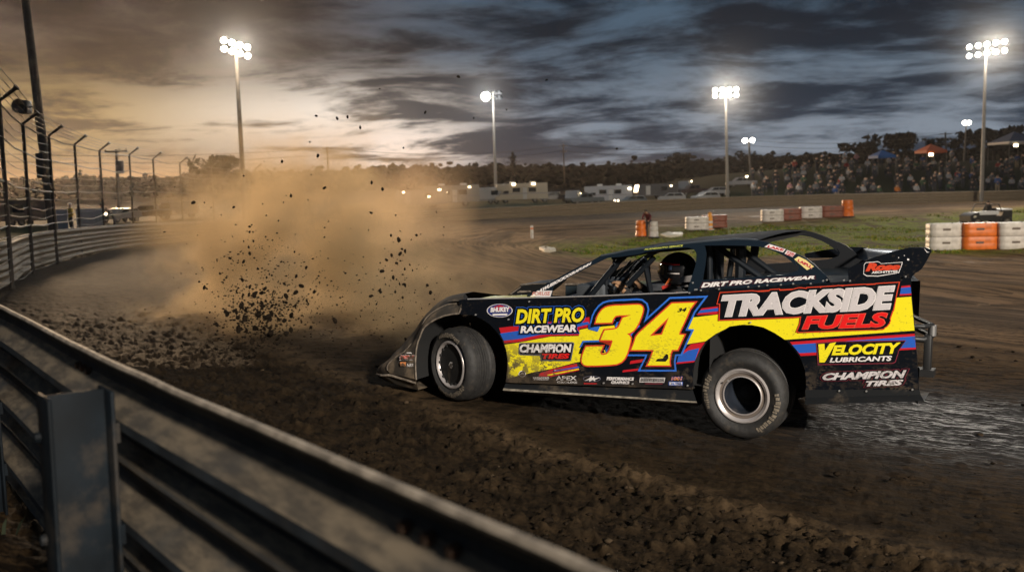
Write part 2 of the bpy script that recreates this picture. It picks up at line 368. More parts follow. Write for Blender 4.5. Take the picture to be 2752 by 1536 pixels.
decal(st, 7, [(962, 706), (2292, 618), (2306, 785), (1078, 856), (1030, 790)], YP, 3, 0); decal(st, 7, [(985, 736), (2294, 645), (2303, 765), (1062, 826)], YP, 4, 1)
decal(st, 6, [(1378, 648), (1552, 622), (1490, 712), (1440, 820), (1418, 866), (1200, 888), (1240, 780)], YP, 3, 0); decal(st, 6, [(1352, 722), (1482, 695), (1428, 846), (1210, 868), (1225, 800)], YP, 4, 1)
decal(st, 6, [(650, 850), (815, 825), (790, 865), (640, 887)], YP, 3, 0); decal(st, 6, [(560, 962), (800, 935), (795, 960), (550, 987)], YP, 3, 0)
decal(st, 5, [(745, 1078), (1115, 988), (1155, 1090), (735, 1185), (560, 1205), (590, 1130)], YP, 3, 0); decal(st, 5, [(790, 1092), (1150, 1030), (1160, 1052), (760, 1112)], YP, 4, 1); decal(st, 5, [(700, 1150), (1150, 1062), (1150, 1078), (700, 1170)], YP, 4, 2)
cpart(st, 'stripe_decal', [RED, BLU, YEL], sp, 0)
def sign(words, mats, name='sponsor_decal', extra=(), parent=None):
    b = MB()
    for e in extra: decal(b, *e)
    for w in words: letter(b, *w)
    return cpart(b, name, mats, parent or sp, 0)
BL = .035
T7 = (238, 212, 441, 2078, 108, 357); F7 = (1095, 437, 574, 2000, 392, 545)
b = MB()
for k, (off, mi) in enumerate(((.135, 0), (.105, 1), (.022, 2), (0, 3))):
    letter(b, 'TRACKSIDE', 7, T7, YP, 9+k*1.6, [(off, mi)], .22, .045)
for k, (off, mi) in enumerate(((.17, 0), (.13, 1), (.025, 4), (0, 5))):
    letter(b, 'FUELS', 7, F7, YP, 8.4+k*1.6+(.0 if k < 2 else .9), [(off, mi)], .22, .035)
decal(b, 7, [(214, 190), (660, 158), (1000, 140), (1520, 106), (2132, 66), (2072, 380), (1000, 452), (200, 482)], YP, 8.7, 0); decal(b, 7, [(1075, 425), (2018, 368), (2040, 484), (1965, 576), (1046, 612)], YP, 8.1, 0); decal(b, 7, [(225, 200), (1000, 152), (2120, 80), (2060, 372), (1000, 440), (215, 470)], YP, 9.9, 1); decal(b, 7, [(1085, 430), (2010, 372), (2030, 480), (1960, 565), (1060, 600)], YP, 9.5, 1)
cpart(b, 'sponsor_decal', [ORG, BLK, WHT, SIL, mat('light_red_vinyl', (.75, .10, .06), .4, mud=True), mat('bright_red_vinyl', (.72, .012, .012), .38, mud=True)], sp, 0)
b = MB(); plate = [(1240, 716), (1480, 698), (2200, 688), (2130, 790), (2090, 922), (2060, 938), (1258, 952)]
decal(b, 7, plate, YP, 6, 0); c0 = np.mean(plate, 0); decal(b, 7, [tuple(c0+(np.array(p)-c0)*np.array([.975, .925])) for p in plate], YP, 7, 1)
decal(b, 7, [(1265, 730), (1330, 725), (1335, 800), (1385, 722), (1455, 708), (1335, 922), (1278, 925)], YP, 9, 2)
letter(b, 'ELOCITY', 7, (1405, 742, 850, 2145, 710, 830), YP, 9, [(.02, 1), (0, 2)], .25, .05)
letter(b, 'LUBRICANTS', 7, (1385, 874, 925, 2050, 852, 906), YP, 9, [(0, 3)], .2, .035)
cpart(b, 'sponsor_decal', [MAR, BLK, YEL, WHT], sp, 0)
b = MB()
for k, (off, mi) in enumerate(((.16, 0), (.12, 1), (0, 2))):
    letter(b, 'CHAMPION', 7, (1310, 1040, 1115, 2205, 1004, 1088), YP, 6+k*1.6, [(off, mi)], .3, .05)
    letter(b, 'TIRES', 7, (1770, 1122, 1180, 2172, 1105, 1166), YP, 6.7+k*1.6, [(off*1.1, mi)], .3, .05)
cpart(b, 'sponsor_decal', [MAR, BLK, SIL], sp, 0)
b = MB()
for k, (off, mi) in enumerate(((.13, 0), (.10, 1), (0, 2))):
    letter(b, 'DIRT PRO', 5, (245, 215, 425, 1225, 188, 400), YP, 7+k*1.5, [(off, mi)], .18, .04)
    letter(b, 'RACEWEAR', 5, (310, 455, 558, 1115, 432, 540), YP, 7.6+k*1.5, [(off*1.5, mi if mi < 2 else 3)], .15, .045)
cpart(b, 'sponsor_decal', [BLU, BLK, YEL, WHT], sp, 0)
b = MB(); pl = [(310, 695), (1060, 685), (1085, 700), (1040, 945), (1020, 958), (610, 955), (590, 880), (310, 872), (285, 850), (290, 720)]
decal(b, 5, pl, YP, 5, 0); c0 = np.array((690, 815)); decal(b, 5, [(325, 708), (1050, 700), (1068, 710), (1025, 930), (1010, 942), (622, 940), (604, 862), (318, 858), (302, 845), (305, 722)], YP, 6, 1)
letter(b, 'CHAMPION', 5, (300, 714, 838, 1045, 712, 832), YP, 8, [(0, 2)], .15, .05); letter(b, 'TIRES', 5, (620, 851, 925, 1015, 848, 920), YP, 8, [(0, 3)], .2, .05)
cpart(b, 'sponsor_decal', [GRY, BLK, WHT, mat('bright_red_vinyl', (.7, .012, .012))], sp, 0)
b = MB()
for k, (off, mi) in enumerate(((.10, 0), (.07, 1), (0, 2))): letter(b, 'DIRT PRO RACEWEAR', 7, (15, 78, 130, 1226, 0, 36), YP, 3+k*1.5, [(off, mi)], .3, .055)
cpart(b, 'sponsor_decal', [MAR, BLK, WHT], sp, 0)
b = MB(); e = lambda s_: ellipse(1522, 329, 154*s_, 80*s_)
decal(b, 1, e(1), YP, 3, 0); decal(b, 1, e(.94), YP, 4, 1); decal(b, 1, [(1440, 290), (1520, 262), (1600, 285), (1660, 300), (1560, 330), (1470, 335)], YP, 5, 2); letter(b, 'BHUKEY', 1, (1412, 292, 350, 1642, 284, 342), YP, 6, [(.05, 1), (0, 0)], .1, .05)
decal(b, 1, [(1435, 368), (1615, 364), (1608, 384), (1440, 388)], YP, 6, 0); cpart(b, 'sponsor_decal', [WHT, mat('navy_vinyl', (.03, .04, .16), .4, mud=True), RED], sp, 0)
sign([('APEX', 5, (820, 1172, 1230, 1115, 1168, 1230), YP, 5, [(0, 0)], 0, .02), ('GROUXS', 5, (835, 1244, 1272, 1125, 1246, 1276), YP, 5, [(0, 0)], 0, .04)], [WHT])
sign([('PERFORMANCE', 6, (360, 1042, 1082, 692, 1048, 1088), YP, 5, [(0, 0)], .2, .05), ('GRAPHICS', 6, (415, 1090, 1126, 637, 1094, 1130), YP, 5, [(0, 0)], .2, .05)], [WHT])
b = MB(); decal(b, 6, ellipse(182, 1066, 108, 36), YP, 4, 0); decal(b, 6, ellipse(182, 1066, 98, 29), YP, 5, 1)
decal(b, 6, [(90, 1090), (150, 1060), (175, 1030), (190, 1055), (205, 1030), (215, 1060), (285, 1048), (220, 1078), (225, 1100), (195, 1078), (150, 1100), (150, 1078)], YP, 6, 2); decal(b, 6, [(85, 1115), (245, 1118), (240, 1130), (85, 1130)], YP, 6, 3)
cpart(b, 'sponsor_decal', [GRY, BLK, WHT, RED], sp, 0)
sign([('BARPS USSY', 6, (772, 1060, 1100, 1060, 1064, 1106), YP, 6, [(.05, 0), (0, 1)], .3, .03)], [WHT, BLK, MAR], extra=((6, [(765, 1050), (1070, 1052), (1055, 1112), (755, 1108)], YP, 4, 0), (6, [(775, 1056), (1062, 1058), (1050, 1106), (765, 1102)], YP, 5, 1), (6, [(820, 1118), (1040, 1120), (1035, 1132), (825, 1130)], YP, 4, 2)))
sign([('1001', 6, (1140, 1042, 1084, 1275, 1040, 1084), YP, 6, [(.06, 1), (0, 2)], .2, .04), ('ALTRB', 6, (1135, 1112, 1136, 1265, 1112, 1138), YP, 6, [(0, 1)], 0, .05)], [WHT, BLU, mat('orange_vinyl', (.7, .25, .08), .4, mud=True)], extra=((6, [(1112, 1098), (1283, 1102), (1280, 1148), (1110, 1144)], YP, 4, 1), (6, [(1120, 1106), (1275, 1108), (1272, 1142), (1118, 1139)], YP, 5, 0)))
sign([('WARMA', 5, (490, 1185, 1205, 725, 1182, 1205), YP, 6, [(0, 1)], .2, .04), ('TOOLCO', 5, (500, 1208, 1228, 715, 1208, 1230), YP, 6, [(0, 1)], .2, .04)], [BLK, WHT], extra=((5, [(480, 1180), (735, 1175), (728, 1235), (478, 1232)], YP, 5, 0),))
b = MB(); decal(b, 5, ellipse(338, 1140, 52, 46), YP, 5, 0); decal(b, 5, ellipse(338, 1140, 42, 36), YP, 6, 1); decal(b, 5, [(310, 1150), (330, 1118), (350, 1120), (370, 1150), (345, 1142)], YP, 7, 0); cpart(b, 'sponsor_decal', [WHT, BLK], sp, 0)
# rivets
rv = MB()
for z, pts in ((3, [(780, 900), (820, 1018), (845, 1018), (1235, 1008), (1740, 970), (1925, 960), (2070, 942), (2305, 935), (2518, 918), (720, 1075), (920, 1030)]), (4, [(70, 788), (375, 785), (590, 738), (655, 722), (950, 728), (1055, 738), (2020, 665)]), (7, [(540, 500), (1485, 1228), (1775, 1232), (2265, 1215), (300, 1120), (2130, 1310)]), (6, [(320, 1120), (1335, 1150), (670, 1128)]), (5, [(432, 108), (800, 1090), (1498, 1272)]), (1, [(1230, 380), (1622, 436)])):
    for p in pts: c = loc(*ZP(z, *p), YP-.014); rv = MB(); rv.lathe([(.0, -.003), (.006, -.002), (.007, .012)], c, 'y', 8); cpart(rv, 'rivet', mat('bright_rivet', (.6, .58, .55), .3, .7), sp)
# skirt under the panel, belt strip, rear corner
sk = MB(); a = P_([(100, 1272, 5), (0, 1160, 6), (700, 1176, 6), (1400, 1196, 6)], YP+.03); c = P_([(70, 1345, 5), (0, 1238, 6), (700, 1285, 6), (1448, 1338, 6)], YP+.0); d = P_([(60, 1375, 5), (0, 1262, 6), (700, 1308, 6), (1455, 1358, 6)], YP-.02); e_ = P_([(62, 1400, 5), (0, 1300, 6), (700, 1340, 6), (1465, 1400, 6)], YP+.03)
sk.grid([a, c], 0); sk.grid([c, d], 1); sk.grid([d, e_], 0); sk.grid([e_, [p+np.array([0, .5, .02]) for p in e_]], 0)
a = P_([(1125, 1215, 7), (2342, 1215, 7)], YP); c = P_([(1130, 1300, 7), (2355, 1268, 7)], YP-.01); d = P_([(1120, 1372, 7), (2392, 1335, 7)], YP-.06); sk.grid([a, c], 0); sk.grid([c, d], 0); sk.grid([d, [p+np.array([0, .3, 0]) for p in d]], 0)
cpart(sk, 'side_skirt', [CARB, mat('scuffed_edge', (.30, .26, .20), .55, .3, var=.5, scale=20)])
# front fender / nose
O1 = [(1110, 125), (1060, 130), (960, 145), (890, 170), (800, 225), (720, 290), (650, 370), (580, 450), (510, 560), (430, 650), (345, 760), (270, 820), (190, 930), (110, 970), (60, 1020), (52, 1060), (60, 1095)]
C1 = [(1100, 200), (1045, 240), (900, 255), (800, 300), (720, 350), (660, 405), (620, 455), (590, 540), (540, 620), (500, 690), (440, 760), (380, 825), (330, 850), (260, 900), (200, 960), (175, 1020), (215, 1075)]
A1 = [(1062, 300), (1040, 365), (960, 370), (860, 390), (760, 430), (680, 480), (625, 525), (600, 570), (585, 610), (550, 700), (535, 760), (525, 850), (520, 920), (520, 985), (522, 1050), (525, 1100), (530, 1150)]
B1 = [(80, 1130), (160, 1165), (250, 1195), (400, 1240), (550, 1275)]
N = 34; o = resample([loc(*ZP(1, *p), .16) for p in O1], N); cr = resample([loc(*ZP(1, *p), .0) for p in C1], N); ar = resample([loc(*ZP(1, *p), -.07) for p in A1], N)
far = o+np.array([.25, 1.58, -.27])
inn = ar+np.array([0, .55, 0]); fe = MB(); mid = (o*.45+cr*.55)+np.array([0, -.025, .012]); m2 = (cr*.5+ar*.5)+np.array([0, -.02, .006]); topc = o*.93+far*.07+np.array([0, 0, .025])
fe.grid([far, o*.2+far*.8+np.array([0, 0, .02]), topc, o, mid, cr], 0); fe.grid([cr+np.array([0, -.006, -.002]), m2, ar], 0); fe.grid([ar, ar+np.array([0, .02, 0]), inn], 1)
fe.poly([o[0], mid[0], cr[0], ar[0], loc(*ZP(1, 1040, 375), -.03), loc(*ZP(1, 1150, 200), -.03), loc(*ZP(1, 1140, 170), .1)], 1)
bt = resample([loc(*ZP(1, *p), .05) for p in B1], 20); lp = resample(np.array([cr[-1], ar[-1]]), 20); lo_ = resample(np.array([o[-1]]+[loc(*ZP(1, *p), -.02) for p in [(110, 1105), (215, 1100), (400, 1155), (528, 1195)]]), 20)
fe.grid([lp, lo_, bt, bt+np.array([.1, 1.5, .02])], 0)
fn_ = cpart(fe, 'front_fender', [PLAS, DARK], smooth=50)
lipm = MB(); lipm.tube(lo_+np.array([0, -.008, .004]), .011, 0, 8); lipm.tube(cr[2:-1]+np.array([0, -.006, 0]), .006, 0, 6); lipm.tube(ar+np.array([0, -.004, 0]), .008, 0, 6)
cpart(lipm, 'fender_edge', mat('dusty_edge', (.16, .13, .10), .6, 0, var=.5, scale=25), fn_)
b = MB(); YN = -.075
letter(b, 'SWERUE', 1, (332, 862, 908, 503, 862, 905), YN, 1, [(.06, 1), (0, 0)], .1, .05); letter(b, 'NRS', 1, (415, 958, 1000, 490, 958, 998), YN, 1, [(0, 1)], .1, .03)
decal(b, 1, [(335, 942), (405, 940), (400, 992), (335, 988)], YN, 1, 2); decal(b, 1, [(392, 850), (400, 828), (465, 826), (475, 846), (462, 838), (408, 838)], YN, 1, 1)
decal(b, 1, [(325, 915), (505, 912), (505, 918), (325, 921)], YN, 1, 1)
nsd = cpart(b, 'nose_decal', [ORG, WHT, mat('orange_vinyl', (.6, .2, .05))], fn_, 0)
# hood, cockpit deck, rear deck, far side
pt = P_(top, YP)                                # top edge of the panel
xs = [.02, .55, .75]; ztop = lambda x: float(np.interp(x, [p[0] for p in pt], [p[2] for p in pt]))
hd = MB(); ys = np.linspace(YP+.02, 1.88, 9)
hd.grid([[(x, y, ztop(x)-.004-.15*max(0, y-.30)) for y in np.linspace(YP+.02, .55+2.4*(x-.26), 9)] for x in np.linspace(.26, .78, 6)], 0)
hd.grid([[(x, y, ztop(max(x, .1))-.014-.1*max(0, .1-x)-.15*max(0, y-.15)) for y in np.linspace(YP+.02, .2+.9*(x+.02), 5)] for x in np.linspace(-.02, .27, 4)], 1)
cpart(hd, 'hood', [HOOD, PLAS])
sc = MB(); scp = [loc(*ZP(2, *p), 1.15) for p in [(20, 985), (240, 835), (250, 802), (460, 778), (700, 772), (690, 805), (480, 985)]]
nn = len(scp); sc.add([p for p in scp]+[p+np.array([0, .45, 0]) for p in scp], [tuple(range(nn)), tuple(range(nn, 2*nn))[::-1]]+[(i, (i+1) % nn, nn+(i+1) % nn, nn+i) for i in range(nn)], 0)
for P2 in ([(190, 930), (240, 905), (420, 905), (440, 925), (200, 945)], [(60, 965), (250, 838), (262, 842), (90, 968)], [(250, 806), (450, 782), (690, 776), (690, 786), (455, 796), (260, 820)]): sc.poly([loc(*ZP(2, *p), 1.147) for p in P2], 1)
cpart(sc, 'hood_scoop', [CARB, mat('dusty_edge', (.3, .26, .2))])
dk = MB(); dk.grid([[(x, y, ztop(x)-.015-.05*sstep(.1, .5, y)) for y in np.linspace(-.03, 1.9, 6)] for x in np.linspace(.78, 1.55, 5)], 0); dk.grid([[(x, y, ztop(x)-.06) for y in (.95, 1.9)] for x in np.linspace(1.55, 2.4, 4)], 0)
dk.poly([(.85, 1.15, ztop(.85)-.03), (1.3, 1.15, ztop(1.3)-.03), (1.3, 1.75, ztop(1.3)-.03), (.85, 1.75, ztop(.85)-.03)], 1)
dk.grid([[(1.55, y, z) for y in (-.03, 1.9)] for z in (ztop(1.55)-.06, .1)], 2); dk.grid([[(2.38, y, z) for y in (-.03, 1.9)] for z in (ztop(2.38)-.0, .1)], 2); dk.grid([[(x, y, .05) for y in (-.03, 1.9)] for x in (1.5, 2.4)], 2)
cpart(dk, 'cockpit_deck', [DECK, HOOD, DARK])
rd = MB(); rd.grid([[(x, y, ztop(min(x, 3.75))-.012) for y in (-.04, .9, 1.9)] for x in np.linspace(2.38, 3.5, 5)], 0)
for z0, z1, x0, mi in ((.70, .95, 3.86, 0), (.08, .34, 3.88, 1), (.3, .75, 3.80, 2)): rd.grid([[(x0-.38*y, y, z) for y in (-.03, .9, 1.9)] for z in (z0, z1)], mi)
rd.poly([(3.5, -.04, ztop(3.5)-.012), (3.86, -.03, ztop(3.75)-.012), (3.5, 1.9, ztop(3.5)-.012)], 0)
cpart(rd, 'rear_deck', [mat('deck_dark', (.02, .026, .028), .35, .3, dust=.3), CARB, DARK])
rp = MB(); tp = [p for p in pt if .2 < p[0] < 3.05]; poly = [(.2, -.1)]+[(p[0], p[2]-.06) for p in tp]+[(3.0, .0)]
rp.prism(poly, lambda x, z: (x, 1.92, z), lambda x, z: (x, 1.94, z), 0); rp.tube([(p[0], 1.91, p[2]-.055) for p in tp], .012, 1, 6)
cpart(rp, 'far_side_panel', [mat('inner_panel_blue_grey', (.035, .05, .06), .45, .3, dust=.25), mat('dusty_edge', (.3, .26, .2))])
edge = MB(); edge.tube([p+np.array([0, .0, .003]) for p in pt[1:7]], .006, 0, 6); cpart(edge, 'panel_edge', mat('bare_edge', (.55, .52, .5), .4, .6), sp)
# roof, sail panels, pillars
YS = .13
sail = [(690, 1060, 3), (720, 940, 3), (765, 800, 3), (805, 680, 3), (838, 570, 3), (850, 430, 3), (838, 365, 3), (800, 320, 3), (700, 287, 3), (500, 303, 3), (250, 330, 3), (0, 360, 3), (2300, 275, 2), (2000, 318, 2), (1810, 335, 2), (1740, 345, 2), (1500, 458, 2), (1200, 612, 2), (900, 770, 2), (800, 850, 2), (780, 1012, 2), (365, 1040, 2), (362, 985, 2), (560, 885, 2), (700, 797, 2), (1000, 628, 2), (1300, 468, 2), (1500, 380, 2), (1640, 300, 2), (1900, 252, 2), (2100, 205, 2), (2576, 147, 2), (300, 240, 3), (640, 218, 3), (1000, 180, 3), (1500, 142, 3), (1740, 145, 3), (1900, 158, 3), (2060, 195, 3), (2250, 260, 3), (2450, 345, 3), (2576, 405, 3), (130, 265, 4), (300, 345, 4), (440, 450, 4), (520, 530, 4), (640, 640, 4), (720, 770, 4)]
hole2 = [(985, 255, 3), (1012, 400, 3), (992, 600, 3), (960, 780, 3), (948, 850, 3), (1400, 828, 3), (1990, 790, 3), (2350, 760, 3), (20, 605, 4), (150, 560, 4), (178, 500, 4), (150, 440, 4), (90, 380, 4), (2576, 600, 3), (2400, 455, 3), (2250, 375, 3), (2050, 300, 3), (1900, 270, 3), (1640, 257, 3), (1300, 252, 3)]
def xz(lst, Y): return np.array([(p[0], p[2]) for p in P_(lst, Y)])
Vs, Fs = curve_geo([xz(sail, YS), xz(hole2, YS)], 0)
def sail_part(y, lean, name, m, label=None):
    mb = MB(); n0 = len(Vs); zb = .7
    f = lambda p, dy: (p[0], y+dy, p[1])
    mb.add([f(p, 0) for p in Vs], Fs, 0); mb.add([f(p, .018) for p in Vs], [q[::-1] for q in Fs], 0)
    for lp in (xz(sail, YS), xz(hole2, YS)):
        k = len(lp); mb.add([f(p, 0) for p in lp]+[f(p, .018) for p in lp], [(i, (i+1) % k, k+(i+1) % k, k+i) for i in range(k)], 0)
    return cpart(mb, name, m, smooth=30, label=label)
s1 = sail_part(YS, 0, 'sail_panel', NAVY); s2 = sail_part(1.72, 0, 'sail_panel', mat('inner_sail_black', (.008, .009, .011), .5))
rt = xz([(1640, 300, 2), (1900, 252, 2), (2100, 205, 2), (2576, 147, 2), (300, 240, 3), (640, 218, 3), (1000, 180, 3), (1500, 142, 3), (1740, 145, 3), (1900, 158, 3)], YS)
rf = MB(); yy = np.linspace(YS+.0, 1.74, 9)
rf.grid([[(p[0], y, p[1]-.006+.02*math.sin(math.pi*(y-YS)/1.6)) for y in yy] for p in rt], 0); rf.grid([[(p[0]+.02, y, p[1]-.035) for y in yy] for p in rt], 1)
rf.tube([(p[0], YS+.004, p[1]) for p in rt], .008, 2, 6)
rfo = cpart(rf, 'roof', [mat('dusty_roof', (.010, .014, .02), .75, spec=.12), DARK, mat('roof_edge', (.10, .12, .14), .35, .5)])
b = MB(); letter(b, 'ALANDAUTO SERVICE', 3, (-60, 308, 335, 620, 238, 270), YS, 2, [(0, 0)], .3, .02); cpart(b, 'roof_lettering', [mat('lime_vinyl', (.62, .66, .12), .5)], s1, 0)
b = MB(); decal(b, 3, [(2025, 275), (2110, 228), (2395, 318), (2345, 372)], YS, 2, 0); letter(b, 'LAKE', 3, (2070, 240, 285, 2370, 318, 360), YS, 3, [(0, 1)], .3, .05)
decal(b, 3, [(2372, 395), (2415, 332), (2572, 385), (2510, 455)], YS, 2, 0); letter(b, 'TSR', 3, (2410, 345, 380, 2550, 392, 425), YS, 3, [(0, 1)], .2, .04); letter(b, 'CRO', 3, (2395, 380, 415, 2525, 420, 450), YS, 3, [(0, 1)], .2, .04)
decal(b, 4, [(92, 362), (170, 312), (300, 375), (435, 490), (315, 552), (200, 455)], YS, 2, 2); letter(b, 'LAPLL', 4, (150, 350, 400, 400, 470, 530), YS, 3, [(.03, 0), (0, 1)], .2, .05)
cpart(b, 'sail_decal', [WHT, RED, mat('pale_yellow_vinyl', (.75, .62, .25), .4)], s1, 0)
b = MB(); pv = [(1475, 405), (1480, 430)]; letter(b, 'AWUSSOCKXXRAFUNN', 2, (560, 895, 955, 1478, 408, 446), YS, 2, [(.06, 1), (.02, 0)], .3, .05)
decal(b, 2, [(410, 1010), (545, 905), (800, 905), (765, 1012)], YS, 2, 0); letter(b, 'FORUSE', 2, (450, 925, 985, 770, 920, 990), YS, 3, [(0, 2)], .25, .03)
cpart(b, 'pillar_decal', [mat('white_sticker', (.7, .66, .64), .5), BLK, mat('faded_red', (.5, .2, .17), .5)], s1, 0)
# rear spoiler
so = [(1020, 520), (1150, 460), (1500, 320), (1850, 215), (2080, 160), (2340, 158), (2440, 185), (2472, 222), (2390, 380), (2300, 530), (2250, 570), (2190, 600), (2110, 690), (1040, 744), (1028, 650)]
spl = MB(); q = [loc(*ZP(4, *p), -.03) for p in so]
spl.prism([(p[0], p[2]) for p in q], lambda x, z: (x, -.03, z), lambda x, z: (x, -.012, z), 0); spl.prism([(p[0], p[2]) for p in q], lambda x, z: (x-.72, 1.87, .93+(z-.93)*.45), lambda x, z: (x-.72, 1.89, .93+(z-.93)*.45), 0)
B0, B1_ = q[9], q[6]; spl.grid([[(p[0]-.38*y-.02, y, .93+(p[2]-.93)*(1-.29*y)) for y in (-.01, .6, 1.87)] for p in (loc(*ZP(4, 2120, 640), -.03), q[9]*.5+q[7]*.5+np.array([-.02, 0, 0]), loc(*ZP(4, 2380, 215), -.03))], 0)
spo = cpart(spl, 'rear_spoiler', [BLK], smooth=30)
b = MB(); bd = [(1300, 455), (1330, 415), (1550, 398), (1600, 435), (1970, 408), (1960, 460), (1905, 600), (1545, 660), (1340, 655), (1290, 620)]
decal(b, 4, bd, -.03, 1, 0); c0 = np.mean(bd, 0); decal(b, 4, [tuple(c0+(np.array(p)-c0)*np.array([.965, .90])) for p in bd], -.03, 2, 1)
letter(b, 'Rose', 4, (1325, 425, 575, 1930, 430, 545), -.03, 4, [(.03, 1), (0, 2)], .3, .07); letter(b, 'AECHITETES', 4, (1430, 572, 612, 1885, 552, 590), -.03, 4, [(0, 0)], .1, .04)
decal(b, 4, ellipse(2065, 368, 20, 17, 12), -.03, 2, 0); decal(b, 4, ellipse(2000, 297, 9, 9, 8), -.03, 2, 0); decal(b, 4, ellipse(1900, 335, 9, 9, 8), -.03, 2, 0)
decal(b, 4, [(2345, 185), (2352, 182), (2395, 235), (2430, 240), (2430, 246), (2388, 246)], -.03, 2, 0)
cpart(b, 'spoiler_decal', [WHT, BLK, ORG], spo, 0)
# roll cage and window bars
def bar(z, pts, Ys, r, m=0): cg = MB(); cg.tube([loc(*ZP(z, *p), Y) for p, Y in zip(pts, Ys if hasattr(Ys, '__len__') else [Ys]*len(pts))], r, m, 8); cpart(cg, 'roll_cage_bar' if r > .01 else 'window_bar', [TUBE])
bar(2, [(1420, 1040), (1930, 420), (2060, 300)], .3, .026); bar(2, [(2110, 800), (2560, 330)], .3, .024); bar(2, [(2400, 430), (2520, 980)], [.3, .35], .024)
for a, c in (((1780, 720), (1990, 400)), ((1800, 800), (2160, 390)), ((1880, 790), (2270, 390)), ((2010, 770), (2330, 390))): bar(2, [a, c], 1.0, .009)
bar(2, [(1850, 860), (2420, 360)], 1.3, .03); bar(2, [(1840, 320), (2576, 180)], .3, .03)
bar(3, [(1080, 240), (1080, 900)], .35, .024); bar(3, [(1180, 300), (1210, 560), (1240, 860)], .55, .026); bar(3, [(1230, 290), (1900, 760), (2000, 850)], .35, .026)
bar(3, [(1490, 260), (1400, 860)], 1.55, .028); bar(3, [(1620, 240), (1600, 900)], 1.2, .05); bar(3, [(1640, 330), (2280, 800)], 1.55, .03)
bar(3, [(0, 560), (40, 1000)], 1.5, .024); bar(3, [(0, 330), (1000, 240), (1700, 250)], [.4, .4, .4], .03); bar(3, [(900, 620), (700, 620)], [1.2, 1.1], .03)
bar(2, [(1740, 690), (1745, 1000)], .5, .022); bar(2, [(1880, 340), (1860, 420), (1890, 460)], .25, .012); bar(3, [(1010, 880), (2200, 780)], 1.5, .03)
# seat, steering wheel, dash
se = MB(); hc = loc(*ZP(3, 480, 650), .6)
se.rbox((hc[0]+.30, .62, hc[2]-.28), (.10, .5, .95), .03, 0); se.rbox((hc[0]+.10, .62, hc[2]-.75), (.5, .5, .12), .03, 0)
pp = [loc(*ZP(3, *p), .33) for p in [(555, 830), (600, 790), (775, 770), (750, 880), (560, 892)]]; se.add(pp+[p+np.array([0, .03, 0]) for p in pp], [(0, 1, 2, 3, 4), (9, 8, 7, 6, 5)]+[(i, (i+1) % 5, 5+(i+1) % 5, 5+i) for i in range(5)], 1)
se.tube([loc(*ZP(3, *p), .33) for p in [(700, 950), (590, 965), (620, 1020), (690, 1070)]], .008, 1, 6)
cpart(se, 'racing_seat', [mat('seat_black', (.012, .012, .013), .7), mat('headrest_grey', (.30, .28, .27), .5, .4, var=.3)])
sw = MB(); wc = loc(*ZP(2, 2060, 880), .62); Rw = np.array(Matrix.Rotation(math.radians(-62), 3, 'Y'))
th = np.linspace(0, 2*math.pi, 25); ring = np.array([(.17*math.cos(a), .17*math.sin(a), 0) for a in th])@Rw.T+wc; sw.tube(ring, .016, 0, 8, False)
for a in (0, 2.1, 4.2): sw.tube([wc, wc+np.array((.17*math.cos(a), .17*math.sin(a), 0))@Rw.T], .012, 0, 6)
sw.tube([wc, wc+np.array([-.4, 0, -.15])], .02, 0, 8); cpart(sw, 'steering_wheel', mat('wheel_grip', (.02, .018, .016), .7))
ds = MB(); q0 = loc(*ZP(2, 1900, 900), .8); ds.rbox((q0[0]-.1, .8, q0[2]), (.22, .8, .16), .02, 0); ds.rbox((q0[0]+.0, .55, q0[2]+.02), (.1, .14, .13), .015, 1); cpart(ds, 'dashboard', [mat('dash_grey', (.05, .055, .06), .5), mat('gauge_face', (.10, .11, .12), .35)])
# rear bumper
bp = MB(); b3 = lambda x, y, Y: loc(*ZP(7, x, y), Y)
bp.tube([(3.82, 0, b3(2300, 520, .1)[2]), (3.90, .02, b3(2300, 520, .1)[2]), (3.95, .10, b3(2490, 530, .1)[2]), (3.2, 1.75, b3(2490, 530, .1)[2])], .017, 0, 10); bp.tube([(3.82, 0, b3(2300, 620, .1)[2]-.02), (3.90, .02, b3(2300, 630, .1)[2]-.02), (3.95, .10, b3(2490, 640, .1)[2]), (3.2, 1.75, b3(2490, 640, .1)[2])], .021, 0, 10)
zt, zb_ = b3(2490, 530, .1)[2], b3(2490, 640, .1)[2]
bp.tube([(3.95, .10, zt), (3.95, .10, zb_)], .028, 1, 10); bp.rbox((3.93, .08, zb_-.14), (.05, .1, .30), .01, 0); bp.box((3.92, .08, zb_-.26), (.12, .12, .05), 0); bp.tube([(3.58, .9, zt), (3.58, .9, zb_)], .02, 0, 8)
cpart(bp, 'rear_bumper', [mat('bumper_black', (.014, .014, .014), .5, .1), mat('worn_steel', (.4, .39, .38), .35, .8)])
